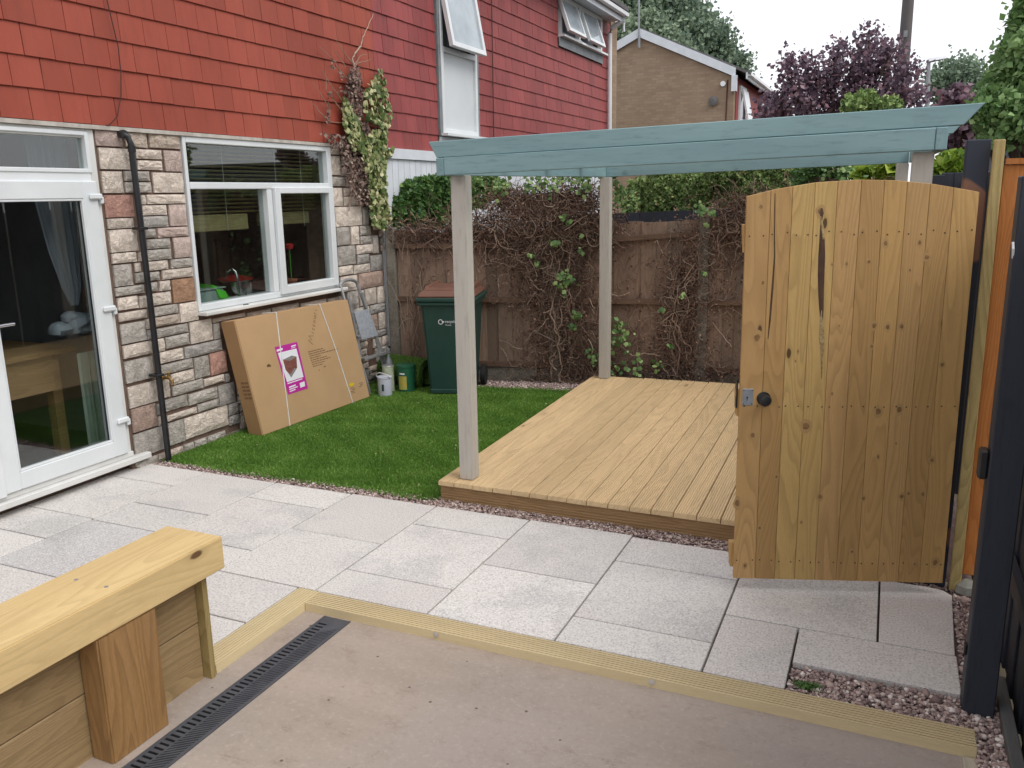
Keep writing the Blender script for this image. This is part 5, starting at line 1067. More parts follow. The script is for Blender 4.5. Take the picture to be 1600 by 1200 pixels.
MB().box(15, 22, -6, 16, -.1, 5.6).build('wall', 'tin_pale', rh)
for yy in (-4, 0, 4, 8, 12):
    for zz in (.9, 3.4): MB().box(14.97, 15.0, yy, yy+1.6, zz, zz+1.2).build('window', 'glass_far', rh)
MB().hexa([(14.5, -6.4, 5.5), (18.5, -6.4, 7.8), (18.5, 16.4, 7.8), (14.5, 16.4, 5.5), (14.5, -6.4, 5.65), (18.5, -6.4, 7.95), (18.5, 16.4, 7.95), (14.5, 16.4, 5.65)]).build('roof', 'roof', rh)
# outbuilding with slate-like siding, right edge
sh = thing('outbuilding', (3, 14.5, 0), 'low grey outbuilding with horizontal cladding behind the bright green tree', 'outbuilding')
MB().box(1.25, 6, 14, 17, -.1, 2.42).build('wall', 'slate', sh)
for k in range(9): MB().box(1.24, 6.02, 13.965, 13.997, 1.55+k*.095, 1.55+k*.095+.088).build('cladding_board', 'slate', sh)
MB().box(1.1, 6.2, 13.85, 17.2, 2.44, 2.5).build('roof', 'roof', sh); MB().box(1.45, 6.1, 13.93, 13.96, 1.99, 2.02).build('trim', 'white_board', sh)
# dark garden fence beyond the hedge foot
ff = thing('garden_fence', (-1.8, 9.6, 0), 'dark stained panel fence just beyond the old brown fence', 'fence')
x = -3.4
while x < -.4:
    MB().box(x, x+.145, 9.6+.004*(int(x*10) % 2), 9.62, 0, 1.60+(x+2)*.035).build('board', 'navy', ff); x += .15

# ================================================================== CARDBOARD BOX
BA = np.array([-4.347, 4.963, .0]); BU = np.array([.04716, .99889, 0]); BV = np.array([-.11338, .00535, .99354]); BN = np.array([.99243, -.04685, .11351])
def bxp(u, v, n=0.): return tuple(BA+BU*u+BV*v+BN*n)
bx_ = thing('cardboard_box', tuple(BA), 'large flat cardboard box with a magenta label leaning under the kitchen window', 'cardboard box')
T = .145; SK = .088
def sk(u, v): return u-SK*v/.915
c8 = [bxp(sk(0, 0), 0, -T), bxp(sk(0, 0), 0, 0), bxp(1.40, 0, 0), bxp(1.40, 0, -T), bxp(sk(0, .915), .915, -T), bxp(sk(0, .915), .915, 0), bxp(1.292, .915, 0), bxp(1.292, .915, -T)]
mnz = min(p[2] for p in c8); c8 = [(p[0], p[1], p[2]-mnz*0+(.0 if p[2] > .02 else .0)) for p in c8]
MB().hexa([c8[0], c8[1], c8[2], c8[3], c8[4], c8[5], c8[6], c8[7]]).build('carton', 'cardboard', bx_, bevel=.006, seg=2)
mb = MB(); o = .0015
mb.hexa([bxp(-.0015, .004, -T+.004), bxp(-.0015, .004, -.007), bxp(.0, .004, -.007), bxp(.0, .004, -T+.004), bxp(sk(-.0015, .91), .91, -T+.004), bxp(sk(-.0015, .91), .91, -.007), bxp(sk(0, .91), .91, -.007), bxp(sk(0, .91), .91, -T+.004)])
mb.build('end_shade_sheet', 'cardboard_shaded', bx_)  # thin sheet added over the end to carry its painted shade
def bquad(name, mat, pts, n0=.0006, n1=.0016):
    return MB().prism(pts, lambda u, v, t: bxp(u, v, t), n0, n1).build(name, mat, bx_)
bquad('label', 'magenta', [(.346, .252), (.590, .252), (.551, .652), (.285, .652)])
bquad('label_picture', 'white_print', [(.358, .352), (.558, .356), (.529, .60), (.308, .60)], .0018, .0024)
bquad('picture_basket', 'brown_print', [(.364, .452), (.412, .392), (.50, .445), (.513, .535), (.46, .553), (.352, .538)], .0026, .0031)
bquad('picture_basket_base', 'grey_print', [(.39, .418), (.412, .38), (.49, .437), (.47, .45), (.412, .41)], .0033, .0036)
bquad('picture_basket_rim', 'grey_print', [(.352, .538), (.43, .515), (.513, .535), (.46, .553)], .0033, .0036)
mb = MB()
for (u0, u1, v0, v1) in [(.30, .37, .612, .628), (.47, .53, .62, .630), (.47, .52, .608, .613), (.36, .54, .336, .344), (.37, .45, .300, .312), (.37, .47, .285, .293), (.37, .44, .268, .276), (.50, .56, .275, .315)]:
    mb.prism([(u0, v0), (u1, v0+.004), (u1, v1+.004), (u0, v1)], lambda u, v, t: bxp(u, v, t), .0018, .0024)
mb.build('label_print', 'white_print', bx_)
mb = MB(); rs = random.Random(5)
for k in range(9):
    v = .542-k*.0185; u = .665+.004*k; ue = u+(.19, .20, .36, .12, .20, .24, .17, .10, .0)[k]
    while u < ue:
        L = rs.uniform(.012, .04); mb.prism([(u, v), (u+L, v), (u+L, v+.0085), (u, v+.0085)], lambda a, b, t: bxp(a, b, t), .0006, .0010); u += L+.006
for (u, v, L) in ((.83, .385, .03), (.76, .368, .012)): mb.prism([(u, v), (u+L, v), (u+L, v+.01), (u, v+.01)], lambda a, b, t: bxp(a, b, t), .0006, .0010)
mb.build('printed_lines', 'ink2', bx_, kind='stuff')
# handwriting: Missouri, running up the box
HW = [[(0, 0), (.02, .055), (.035, .015), (.055, .055), (.07, 0)], [(.09, .0), (.095, .026)], [(.115, .0), (.13, .008), (.115, .018), (.13, .028)], [(.145, .0), (.16, .008), (.145, .018), (.16, .028)],
      [(.175, .012), (.185, .026), (.197, .012), (.185, .0), (.175, .012)], [(.21, .026), (.214, .003), (.228, .006), (.232, .026), (.235, .0)], [(.25, .0), (.252, .026), (.262, .022)], [(.28, .0), (.282, .024)], [(.282, .034), (.284, .038)], [(.094, .036), (.096, .04)]]
mb = MB(); o0 = np.array([.735, .60]); ang = math.radians(66); ca, sa = math.cos(ang), math.sin(ang)
for st in HW:
    q = [bxp(o0[0]+a*ca*1.05-b*sa*1.1, o0[1]+a*sa*1.05+b*ca*1.1, .001) for a, b in st]; mb.tube(q, .0014, 4)
mb.build('handwriting', 'ink', bx_)
MB().prism([(.165, .515), (.205, .508), (.215, .517), (.19, .535), (.17, .53)], lambda u, v, t: bxp(u, v, t), .0006, .001).build('torn_hole', 'ink', bx_)
MB().prism([(1.125, .165), (1.145, .15), (1.175, .15), (1.205, .165), (1.175, .18), (1.145, .18)], lambda u, v, t: bxp(u, v, t), .0006, .0014).build('sticker', 'yellow', bx_)
mb = MB()
for (u, v) in ((1.14, .13), (1.16, .115), (1.14, .10), (1.15, .085), (1.27, .15), (1.28, .135), (1.26, .12)):
    mb.prism([(u, v), (u+.05, v), (u+.05, v+.006), (u, v+.006)], lambda a, b, t: bxp(a, b, t), .0006, .001)
mb.build('small_print', 'ink2', bx_)
mb = MB()
for n_ in (-.05, -.09):
    for v in (.30, .33, .36, .39, .42): mb.prism([(n_, v), (n_+.035, v), (n_+.035, v+.016), (n_, v+.016)], lambda a, b, t: bxp(sk(-.0022, b)+t, b, a), 0, -.0008)
mb.build('end_print', 'ink2', bx_)
def strap(pts):
    mb = MB(); q = [bxp(u, v, .003) for u, v in pts]; b = [bxp(pts[0][0]-.0, .921, -T-.0), ]
    mb.tube([b[0]]+[bxp(pts[0][0], .919, .002)]+q, .0046, 6); mb.build('strap', 'strap', bx_)
strap([(.363, .915), (.328, .396), (.307, .002)]); strap([(.901, .915), (1.018, .514), (1.138, .002)])

# ================================================================== STEP LADDER, TINS, TURF ROLL, BIN
ld = thing('step_ladder', (-4.45, 6.6, 0), 'folded aluminium step ladder leaning on the stone wall beside the cardboard box', 'step ladder')
LT = np.array([-4.555, 6.53, 1.0]); LBm = np.array([-4.34, 6.66, -.005]); lw = .125; LYv = np.array([0.05, 1, 0]); ldir = (LBm-LT)/np.linalg.norm(LBm-LT)
def lpt(f, s, n=0.): return tuple(LT+(LBm-LT)*f+LYv*s*(1+.55*f)+np.array([1, 0, .2])*n)
loop = [lpt(.0+.04*(1-math.cos(k/8*math.pi*0)) , 0) for k in range(0)]
arc = [tuple(LT+LYv*(-lw*math.cos(k/10*math.pi))-ldir*(.055*math.sin(k/10*math.pi))) for k in range(11)]
MB().tube([lpt(1., -lw)]+[lpt(.5, -lw)]+arc+[lpt(.5, lw), lpt(1., lw)], .016, 8).build('front_frame', 'alu', ld, smooth=True)
MB().tube([lpt(.08, -lw*.8, .035), lpt(.5, -lw*.85, .012), lpt(.98, -lw*.9, -.045)], .013, 6).build('rear_leg', 'alu', ld)
MB().tube([lpt(.08, lw*.8, .035), lpt(.5, lw*.85, .012), lpt(.98, lw*.9, -.045)], .013, 6).build('rear_leg', 'alu', ld)
def lquad(name, mat, f0, f1, n0, n1, s=lw): 
    return MB().hexa([lpt(f1, -s, n0), lpt(f1, s, n0), lpt(f1, s, n1), lpt(f1, -s, n1), lpt(f0, -s, n0), lpt(f0, s, n0), lpt(f0, s, n1), lpt(f0, -s, n1)]).build(name, mat, ld, bevel=.003)
lquad('platform', 'plate', .24, .50, .035, .05, .10)
lquad('step', 'alu', .66, .685, -.02, .075, .15); lquad('step', 'alu', .45, .47, -.02, .04)
t = thing('paint_tub', (-4.19, 6.47, 0), 'white plastic paint tub with a bail handle at the end of the cardboard box', 'paint tub')
MB().lathe((-4.195, 6.49, -.008), [(.060, 0), (.064, .01), (.067, .165), (.071, .168), (.071, .182), (.066, .184)], 22).build('tub', 'tin_white', t, smooth=True)
MB().tube([(-4.195+.071*math.cos(a)+0*.1, 6.49-.02-.05*math.sin((a)/1), .165+.055*math.sin(a)) for a in [k/10*math.pi for k in range(11)]], .0045, 6).build('handle', 'strap', t)
MB().box(-4.185, -4.165, 6.418, 6.424, .05, .11).build('printed_mark', 'bin_green', t)
t = thing('paint_tin', (-4.24, 6.63, 0), 'cream labelled tin standing behind the white paint tub', 'tin')
MB().lathe((-4.25, 6.64, -.008), [(.055, 0), (.055, .24), (.058, .243), (.058, .25)], 20).build('tin', 'tin_cream', t, smooth=True); MB().lathe((-4.25, 6.64, .243), [(.054, 0), (.05, .006)], 20).build('lid', 'alu', t)
t = thing('green_tub', (-4.10, 6.74, 0), 'dark green tub with a yellow label right of the paint tub', 'tub')
MB().lathe((-4.10, 6.72, -.008), [(.078, 0), (.084, .235), (.09, .238), (.09, .258), (.08, .26)], 22).build('tub', 'tub_green', t, smooth=True)
vs = []; 
for k in range(7):
    a = math.radians(-118+k*10); vs.append((-4.10+.0835*math.cos(a), 6.72+.0835*math.sin(a)))
mb = MB(); mb.add([(x, y, .02) for x, y in vs]+[(x, y, .15) for x, y in vs], [(i, i+1, i+8, i+7) for i in range(6)]); mb.build('label', 'tub_label', t)
mb = MB(); vs = [(-4.10+.0858*math.cos(math.radians(-105+k*12)), 6.72+.0858*math.sin(math.radians(-105+k*12))) for k in range(4)]; mb.add([(x, y, .165) for x, y in vs]+[(x, y, .18) for x, y in vs], [(i, i+1, i+5, i+4) for i in range(3)]); mb.build('label_print', 'white_print', t)
t = thing('bottle', (-4.33, 6.80, 0), 'grey capped bottle behind the cream tin', 'bottle')
MB().lathe((-4.34, 6.80, -.008), [(.035, 0), (.036, .25), (.02, .29), (.017, .30), (.017, .36), (.02, .36), (.02, .38)], 14).build('bottle', 'lamp_metal', t, smooth=True)
tr_ = thing('turf_roll', (-4.2, 7.0, 0), 'rolled up offcut of artificial turf lying beside the green wheelie bin', 'turf roll')
A0, A1 = np.array([-4.50, 7.0, .13]), np.array([-3.98, 6.92, .125]); ax_ = (A1-A0)/np.linalg.norm(A1-A0)
q1 = np.array([0, 0, 1.]); q2 = np.cross(ax_, q1)
mb = MB(); pr = []
for k in range(60):
    th = k/60*2*math.pi*2.4; r = .145-.0105*th/ (2*math.pi)*2.2*1.0; pr.append((r*math.cos(th), r*math.sin(th)))
vs = []; 
for e in (A0, A1):
    for a, b in pr: vs.append(e+q1*a+q2*b)
n = len(pr); mb.add(vs, [(i, i+1, n+i+1, n+i) for i in range(n-1)])
vs = []
for e in (A0, A1):
    for k, (a, b) in enumerate(pr): s_ = 1-.010/.14; vs.append(e+q1*a*s_+q2*b*s_)
mb.add(vs, [(n+i, n+i+1, i+1, i) for i in range(n-1)]); mb.build('roll', 'grass_base', tr_)
TH = RNG.uniform(0, 6.28, 9000); LL = RNG.uniform(0, 1, 9000); P = A0[None]+(A1-A0)[None]*LL[:, None]+(q1[None]*np.cos(TH)[:, None]+q2[None]*np.sin(TH)[:, None])*RNG.uniform(.142, .150, 9000)[:, None]
leaves('pile', P, .013, 'blade', tr_, aspect=.3, rlo=.0, rhi=.75)
# bin
bn = thing('wheelie_bin', (-3.62, 6.95, 0), 'dark green wheelie bin with a brown lid standing on the lawn by the back fence', 'wheelie bin')
ba = math.radians(17); bu = np.array([math.cos(ba), math.sin(ba), 0]); bw = np.array([-math.sin(ba), math.cos(ba), 0]); BO = np.array([-3.805, 6.655, 0])
def bp(u, w_, z): return tuple(BO+bu*u+bw*w_+np.array([0, 0, z]))
def bhex(name, mat, lo, hi, z0, z1, par=bn, **k):
    (a, b, c, d) = lo; (e, f, g, h) = hi
    return MB().hexa([bp(a, c, z0), bp(b, c, z0), bp(b, d, z0), bp(a, d, z0), bp(e, g, z1), bp(f, g, z1), bp(f, h, z1), bp(e, h, z1)]).build(name, mat, par, **k)
bhex('body', 'bin_green', (0, .385, 0, .40), (-.05, .435, -.07, .50), .005, .885, bevel=.022, seg=3)
bhex('base_lip', 'bin_green', (.0, .38, -.008, .3), (-.004, .384, -.010, .3), .004, .05, bevel=.008)
bhex('rim', 'bin_green', (-.085, .47, -.105, .53), (-.088, .473, -.108, .53), .868, .905, bevel=.008)
bhex('rim', 'bin_green', (-.075, .46, -.095, .52), (-.075, .46, -.095, .52), .835, .866, bevel=.006)
lidm = bhex('lid', 'bin_lid', (-.075, .46, -.10, .54), (-.045, .43, -.06, .50), .907, .965, bevel=.014, seg=2)
bhex('lid_top', 'bin_lid', (-.03, .415, -.03, .47), (.0, .385, .03, .44), .965, .985, bevel=.008)
for u in (-.03, .37): bhex('lid_rib', 'bin_lid', (u, u+.045, .0, .56), (u+.005, u+.04, .05, .57), .966, 1.0, bevel=.006)
MB().tube([bp(0, .56, .93), bp(.385, .56, .93)], .016, 8).build('handle_bar', 'bin_green', bn)
for u in (-.06, .415):
    c = bp(u, .43, .10); mb = MB(); M_ = frame_M((0, 0, 0), -bw, (0, 0, 1), bu)
    mb.lathe(c, [(.05, -.004), (.097, -.002), (.10, .008), (.10, .035), (.097, .045), (.05, .047)], 22, M_.to_3x3().to_4x4()); wl = mb.build('wheel', 'rubber', bn, smooth=True)
MB().tube([bp(-.06, .43, .10), bp(.46, .43, .10)], .012, 8).build('axle', 'steel', bn)
# logo: open ring with an arrow, and the word
fs_ = math.atan2(.07, .88)
def lf(u, z, n=.003): return np.array(bp(u, -(.07*z/.88)-n, z))
bfn = np.cross(bu, np.array([bw[0]*-.0795, bw[1]*-.0795, 1.])); vdir = (lf(0, .8)-lf(0, .7)); vdir /= np.linalg.norm(vdir); nn = np.cross(bu, vdir)
Lc = on_pl(688.5, 503, lf(0, .7), nn)
mb = MB(); R0, R1 = .017, .0235
for k in range(22):
    a, b = math.radians(40+k*13.2), math.radians(40+(k+1)*13.2)
    P4 = [Lc+bu*math.cos(q)*r+vdir*math.sin(q)*r for q, r in ((a, R0), (a, R1), (b, R1), (b, R0))]; mb.add([p+nn*.001 for p in P4]+[p+nn*.002 for p in P4], [(4, 5, 6, 7)])
P3 = [Lc+bu*.009+vdir*.012, Lc+bu*.036+vdir*.004, Lc+bu*.018-vdir*.016]; mb.add([p+nn*.002 for p in P3], [(0, 2, 1)]); mb.build('logo_ring', 'white_print', bn)
flat_text('recycle', .036, 'logo_word', 'white_print', bn, frame_M(Lc+bu*.040-vdir*.008+nn*.0015, bu, vdir, nn))
flat_text("it's easy", .018, 'logo_strapline', 'white_print', bn, frame_M(Lc+bu*.042-vdir*.034+nn*.0015, bu, vdir, nn))

# ================================================================== DECK
dk = thing('deck', (-2.4, 4.25, 0), 'new square timber deck of grooved boards under the pergola', 'deck')
JF = [-2.392, -2.286, -2.162, -2.03, -1.91, -1.795, -1.685, -1.565, -1.448, -1.323, -1.199, -1.079, -.956, -.832, -.705, -.58, -.456, -.332, -.208, -.084, .04, .16]
for i in range(len(JF)-1):
    x0, x1 = JF[i]+.0025, JF[i+1]-.0025; yb = 7.41+.075*(x0+2.39); sh_ = -.078+(.005*i/20)
    w_ = x1-x0; nr = 9; p_ = w_/nr; pr = [(0, .092), (w_, .092)]; top = []
    tz = .12+random.uniform(-.0008, .0012)
    for k in range(nr): a = k*p_; top += [(a+p_*.06, tz-.0055), (a+p_*.25, tz), (a+p_*.75, tz), (a+p_*.94, tz-.0055)]
    pr += list(reversed(top)); y0_ = 4.232+random.uniform(-.003, .003)
    MB().prism(pr, lambda u, v, t: (x0+u+sh_*(t-4.24)/3.17, t, v), y0_, yb+random.uniform(-.01, .01)).build('deck_board', 'deck_y', dk)
def fascia(z0, z1, y, x0, x1, name):
    nr = 7; p_ = (z1-z0)/nr; pr = [(0, z0)]
    for k in range(nr): a = z0+k*p_; pr += [(-.022, a+p_*.06), (-.025, a+p_*.25), (-.025, a+p_*.75), (-.022, a+p_*.94)]
    pr += [(0, z1)]
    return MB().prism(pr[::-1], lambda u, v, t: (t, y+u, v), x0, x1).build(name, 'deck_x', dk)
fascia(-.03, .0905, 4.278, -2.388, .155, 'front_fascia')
MB().hexa([(-2.385, 4.28, -.03), (-2.36, 4.28, -.03), (-2.435, 7.40, -.03), (-2.46, 7.40, -.03), (-2.385, 4.28, .09), (-2.36, 4.28, .09), (-2.435, 7.40, .09), (-2.46, 7.40, .09)]).build('side_fascia', 'deck_y', dk)
MB().box(-2.35, .13, 4.30, 7.35, -.05, -.02).build('under_deck', 'soil', dk)
for x in (-1.5, -.75, .0): MB().box(x-.02, x+.02, 4.32, 7.3, -.02, .088).build('joist', 'deck_y', dk)

# ================================================================== PERGOLA
pg = thing('pergola', (-1.07, 5.8, .12), 'flat topped pergola with blue green beams on four taupe posts over the deck', 'pergola')
SLP = .0205
def zl(x, z): return z+SLP*(x+2.34)
def pbeam(name, mat, x0, x1, y0, y1, z0, z1, cut0=0., cut1=0., tz=1.25, **k):
    """beam along x following the slight fall of the frame; ends cut back at the bottom"""
    return MB().hexa([(x0+cut0, y0, zl(x0, z0)), (x1-cut1, y0, zl(x1, z0)), (x1-cut1, y1, zl(x1, z0)), (x0+cut0, y1, zl(x0, z0)), (x0, y0, zl(x0, z1)), (x1, y0, zl(x1, z1)), (x1, y1, zl(x1, z1)), (x0, y1, zl(x0, z1))]).build(name, mat, pg, bevel=.003, **k)
pbeam('front_beam', 'teal_x', -2.292, .148, 4.252, 4.298, 1.909, 2.004)
for (x0, x1, sh_) in ((-2.340, -2.294, 0), (.150, .197, 0)):
    za, zb = zl(x0, 1.908), zl(x0, 2.0035); dx = -.06; rz = .031
    MB().hexa([(x0, 4.250, za), (x1, 4.250, za), (x1+dx, 7.46, za+rz), (x0+dx, 7.46, za+rz), (x0, 4.250, zb), (x1, 4.250, zb), (x1+dx, 7.46, zb+rz), (x0+dx, 7.46, zb+rz)]).build('side_beam', 'teal_y', pg, bevel=.003)
pbeam('back_beam', 'teal_x', -2.353, .088, 7.395, 7.441, 1.938, 2.035)
for i, (yy, zz) in enumerate(((4.262, 0), (5.05, .0), (5.84, .0), (6.63, 0), (7.40, .0))):
    rz = .031*(yy-4.26)/3.2; pbeam('rafter', 'teal_x', -2.390, .330, yy, yy+.046, 2.0065+rz, 2.094+rz, .048, .075)
for (xc, yy, zt) in ((-2.237, 4.302, 1.909), (-2.337, 7.30, 1.935), (.108, 4.302, 1.955), (.045, 7.30, 1.985)):
    m_ = MB(); z0 = .1205
    m_.hexa([(xc-.045, yy, z0), (xc+.045, yy, z0), (xc+.045, yy+.09, z0), (xc-.045, yy+.09, z0), (xc-.045, yy, zt), (xc+.045, yy, zt), (xc+.045, yy+.09, zt), (xc-.045, yy+.09, zt)]).build('post', 'taupe', pg, bevel=.005, seg=2)

# ================================================================== GATE AND ITS POSTS
GA = np.array([-.553, 3.707, .03]); GB = np.array([.328, 4.006, .03]); GU = (GB-GA)/np.linalg.norm(GB-GA); GNn = np.array([GU[1], -GU[0], 0])    # faces the camera
gt = thing('garden_gate', tuple(GA), 'tall arched gate of close vertical pine boards standing open across the paving', 'gate')
def gp(u, z, n=0.): p = GA+GU*u+GNn*n; return (p[0], p[1], z)
arch = [(-.015, 1.772), (.115, 1.803), (.282, 1.828), (.448, 1.836), (.589, 1.831), (.742, 1.814), (.905, 1.783), (.94, 1.775)]
def az(u):
    for (a, za), (b, zb) in zip(arch[:-1], arch[1:]):
        if u <= b: return za+(zb-za)*(max(u, a)-a)/(b-a)
    return arch[-1][1]
JG = [0, .098, .186, .276, .366, .460, .552, .642, .733, .826, .928]; mats = [0, 2, 1, 1, 0, 2, 3, 0, 2, 3]
for i in range(10):
    u0, u1 = JG[i]+.0007, JG[i+1]-.0007; lean = -.014
    pl2 = [(u0, .055), (u1, .055)]+[(u1+lean*0-(u1-u0)*k/4, az(u1-(u1-u0)*k/4)) for k in range(5)]
    o = MB().prism(pl2, lambda a, b, t: gp(a-.014*(b-.05)/1.75*(1.0), b, t), 0, .020).build('gate_board', 'gate%d' % mats[i], gt, bevel=.0013)
    o['label'] = None if True else ''
    del o['label']
    # v-joint tongue behind
MB().prism([(.005, .06), (.925, .06), (.9, 1.76), (-.01, 1.74)], lambda a, b, t: gp(a, b, t), -.004, -.0005).build('backing', 'gate2', gt)
for z in (.16, .88, 1.60): MB().prism([(-.012, z-.06), (.925, z-.06), (.92, z+.06), (-.02, z+.06)], lambda a, b, t: gp(a, b, t), -.045, -.0045).build('ledge', 'gate3', gt, bevel=.003)
def gat(px_, py_, n=.0205): return on_pl(px_, py_, gp(0, 1, n), GNn)
mb = MB(); rs = random.Random(4); MG = frame_M((0, 0, 0), GU, (0, 0, 1), GNn).to_3x3().to_4x4()
for (za, ja) in ((1.62, .010), (.875, .004), (.145, .004)):
    for i in range(10):
        for f in (.22, .78):
            u = JG[i]+(JG[i+1]-JG[i])*f+rs.uniform(-.008, .008)-.014*(za)/1.75; mb.lathe(gp(u, za+rs.uniform(-ja, ja), .0200), [(.0034, 0), (.0034, .0012), (.001, .0016)], 6, MG)
mb.build('screw_heads', 'screw', gt, kind='stuff')
KN = [(1189, 323, 3), (1192, 442, 2.5), (1183, 528, 5), (1358, 409, 2.5), (1384, 380, 3), (1366, 509, 3.6), (1387, 511, 3), (1409, 510, 3.4), (1448, 402, 3.6), (1437, 379, 2.4), (1323, 412, 1.8), (1362, 541, 2.2), (1472, 570, 3), (1422, 422, 1.4), (1311, 509, 1.4),
      (1259, 666, 6), (1372, 643, 4.4), (1405, 640, 4), (1456, 719, 3.4), (1281, 776, 3.2), (1349, 779, 2.6), (1409, 776, 3.2), (1420, 771, 2.6), (1442, 772, 2.6), (1331, 862, 2.6), (1461, 879, 4.2), (1400, 693, 1.6), (1372, 714, 2), (1252, 816, 1.8), (1300, 615, 1.8),
      (1176, 680, 4), (1152, 786, 4), (1164, 884, 2.6), (1187, 825, 2.6), (1213, 745, 2), (1282, 330, 4.6), (1247, 549, 1.4), (1243, 564, 1.2), (1300, 413, 1.4)]
def knots(name, mat, f, n_):
    mb = MB(); rs = random.Random(9)
    for x, y, r in KN:
        r3 = r/FPX*4.2*f*.9; c = gat(x, y, n_); ph = rs.random()*6; n0 = 12; el = rs.uniform(1.1, 1.7)
        P_ = [c+GU*(r3*math.cos(q)*(1+.16*math.sin(3*q+ph)))+np.array([0, 0, 1.])*(r3*el*f**.4*math.sin(q)*(1+.12*math.sin(2*q+ph))) for q in [k/n0*6.2832 for k in range(n0)]]
        mb.add([c+GNn*.0003]+P_, [(0, k+1, (k+1) % n0+1) for k in range(n0)])
    return mb.build(name, mat, gt, kind='stuff')
knots('knot_rings', 'knot_halo', 1.5, .0203); knots('knots', 'knot', .85, .0206)
# bark pocket down the fourth board
SC = [(1284, 325, 1.2), (1284, 333, 3.2), (1283.5, 342, 1.5), (1283, 352, 1.2), (1283.5, 362, 2.5), (1284.5, 375, 4.2), (1284, 400, 5.4), (1283, 430, 5.2), (1283, 460, 4.4), (1283.5, 482, 3.6), (1284, 500, 2.), (1284, 508, .8)]
def ribbon(name, mat, S_, n0, n1):
    L = [gat(x-w2, y, n0) for x, y, w2 in S_]; R_ = [gat(x+w2, y, n0) for x, y, w2 in S_]; Mi = [gat(x, y, n1) for x, y, w2 in S_]
    vs = []; 
    for a, b, c in zip(L, Mi, R_): vs += [a, b, c]
    fs = []
    for i in range(len(S_)-1): q = i*3; fs += [(q, q+3, q+4, q+1), (q+1, q+4, q+5, q+2)]
    return MB().add(vs, [f[::-1] for f in fs]).build(name, mat, gt, smooth=True)
ribbon('bark_pocket', 'scar', SC, .0206, .0222)
ribbon('resin_streak', 'resin', [(1282.5, 338, 1), (1284, 350, 2.2), (1285.5, 362, 2.4), (1286, 374, 1.)], .0208, .0235)
ribbon('resin_streak', 'resin', [(1284, 485, 1), (1283.5, 498, 2.2), (1283.5, 512, 3.6), (1284, 530, 4.2), (1285, 548, 3.0), (1284, 560, 1.6), (1284, 575, 1.4), (1284, 592, .6)], .0208, .0235)
ribbon('timber_split', 'scar', [(1211, 302, .5), (1210.5, 330, .9), (1210, 360, .9), (1210.5, 400, 1.0), (1207, 450, 1.6), (1203, 500, 1.4), (1200, 530, .6)], .0206, .021)
# lock plate and knob
c = gat(1168.3, 620.5, .021); MB().obox(c, (.046, .074, .003), (frame_M((0, 0, 0), GU, (0, 0, 1), GNn)).to_3x3()).build('lock_plate', 'steel', gt, bevel=.001)
kh = gat(1167.5, 621, .0228); mb = MB(); mb.lathe(kh, [(.0042, 0), (.0042, .0006)], 10, MG); mb.obox(kh-np.array([0, 0, .007]), (.0035, .014, .0012), (frame_M((0, 0, 0), GU, (0, 0, 1), GNn)).to_3x3()); mb.build('keyhole', 'screw', gt)
mb = MB()
for a, b in ((-.018, .03), (.018, .03), (-.018, -.03), (.018, -.03)): mb.lathe(c+GU*a+np.array([0, 0, b])+GNn*.0016, [(.0028, 0), (.002, .0008)], 6, MG)
mb.build('plate_screws', 'screw', gt)
kc = gat(1193, 622.5, .0205); MB().lathe(kc, [(.030, 0), (.030, .004), (.012, .008), (.011, .022), (.019, .028), (.0255, .036), (.0265, .044), (.022, .052), (.008, .056)], 24, MG).build('knob', 'black_plastic', gt, smooth=True)
MB().prism([(-.006, .86), (.0, .86), (.0, .99), (-.006, .985)], lambda a, b, t: gp(a-.012, b, t), -.035, -.0).build('latch_plate', 'black_plastic', gt)
# hinge post, batten, orange boards
hp = MB().box(.262, .352, 4.085, 4.175, -.08, 1.990).build('gate_post', 'patchy', bevel=.004); tag(hp, 'dark blue grey post with bare brown patches behind the hinge side of the gate', 'post')
bt = MB().hexa([(.3655, 4.045, .0), (.412, 4.052, .0), (.412, 4.083, .0), (.3655, 4.076, .0), (.3575, 4.045, 1.985), (.4, 4.052, 1.985), (.4, 4.083, 1.985), (.3575, 4.076, 1.985)]).build('batten', 'batten', bevel=.003); tag(bt, 'upright pale greenish timber batten between the gate and the orange boards', 'batten')
of = thing('orange_fence', (.5, 4.1, 0), 'bright orange stained fence boards between the batten and the dark front post', 'fence')
for k in range(3):
    x0 = .403+k*.128; MB().box(x0+.002, x0+.126, 4.085+.006*(k % 2), 4.105+.006*(k % 2), .07, 1.885+.0*k).build('fence_board', 'orange', of, bevel=.003)
MB().box(.40, .79, 4.108, 4.15, 1.60, 1.68).build('rail', 'orange', of); MB().box(.40, .79, 4.108, 4.15, .3, .38).build('rail', 'orange', of)
MB().box(.41, .50, 4.07, 4.12, 1.887, 1.91).build('cap', 'orange', of)
st_ = MB().lathe((.44, 4.06, -.02), [(.03, 0), (.055, .02), (.05, .055), (.02, .075)], 7); o = st_.build('stone_lump', 'wet_stone'); tag(o, 'grey lump of rubble at the foot of the orange boards', 'stone')
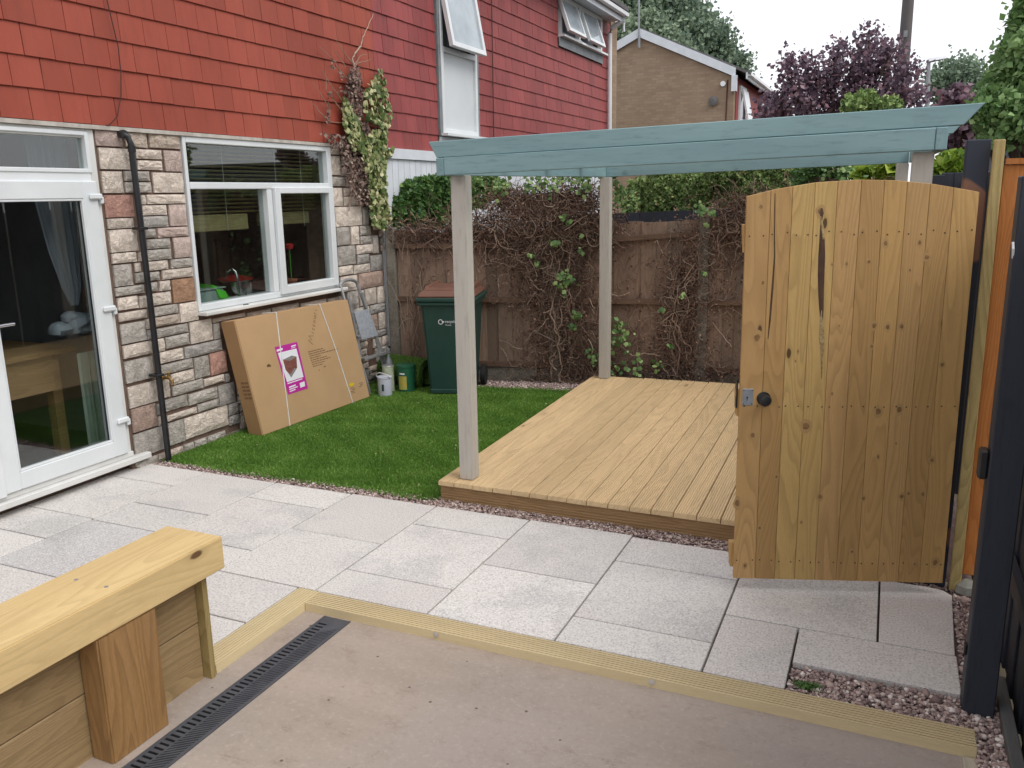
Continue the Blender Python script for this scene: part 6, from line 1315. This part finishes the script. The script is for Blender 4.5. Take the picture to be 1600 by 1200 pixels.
# front dark post with keep
fpst = thing('gate_post', (.405, 3.1, 0), 'thick dark blue grey gate post standing in the gravel at the right foreground', 'post')
MB().box(.355, .455, 3.05, 3.15, -.06, 1.83).build('post', 'navy', fpst, bevel=.004)
MB().box(.326, .354, 3.07, 3.13, .845, .945).build('latch_keep', 'black_plastic', fpst, bevel=.006)
MB().box(.345, .354, 3.085, 3.115, .19, .23).build('bolt_keep', 'black_plastic', fpst, bevel=.003)
MB().tube([(.356, 3.06, 1.58), (.352, 3.045, 1.61), (.35, 3.05, 1.63)], .004, 5).build('wire_hook', 'white_print', fpst)
# right hand boundary: fence running towards the camera
rf = thing('boundary_fence', (.52, 2.2, 0), 'dark blue grey boarded fence in the right foreground with a grey base board', 'fence')
y = .6; k = 0
while y < 3.9:
    MB().box(.530+.010*(k % 2), .552+.010*(k % 2), y, y+.118, -.06, 1.76).build('fence_board', 'navy', rf, bevel=.003); y += .112; k += 1
MB().box(.500, .528, .6, 3.9, 1.30, 1.37).build('rail', 'navy_x', rf); MB().box(.500, .528, .6, 3.9, .35, .42).build('rail', 'navy_x', rf)
MB().box(.472, .512, .6, 3.3, -.06, .022).build('base_board', 'scaffold', rf, bevel=.003)
# boundary beyond the gate
rb = thing('picket_fence', (.5, 6.2, 0), 'dark painted fence boards behind the gate below the yellow green bush', 'fence')
y = 4.2; k = 0
while y < 8.3:
    MB().box(.47+.012*(k % 2), .492+.012*(k % 2), y, y+.14, 0, 1.83+.025*((k*7) % 3)).build('fence_board', 'navy', rb, bevel=.004); y += .155; k += 1
for i in range(4):
    x0 = .20+i*.085; p = on_y(1462+i*20, 285, 7.3)
    MB().box(p[0]-.05, p[0]+.058, 7.30+.01*(i % 2), 7.33+.01*(i % 2), 0, 1.89+.015*(i > 0)).build('fence_board', 'navy', rb, bevel=.004)

# ------------------------------------------------------------------ groups of repeats
GROUPS = {'oak_tree': 'tall trees behind the far brick house', 'purple_tree': 'purple and reddish leaved trees', 'bush': 'small bushes beyond the fences', 'shrub': 'shrubs behind the old brown fence', 'edging_board': 'grooved timber edging boards around the concrete', 'cable': 'cables on the tiled house walls'}
for o in C.objects:
    if o.parent is None and o.get('label') and o.name.split('.')[0] in GROUPS: o['group'] = GROUPS[o.name.split('.')[0]]
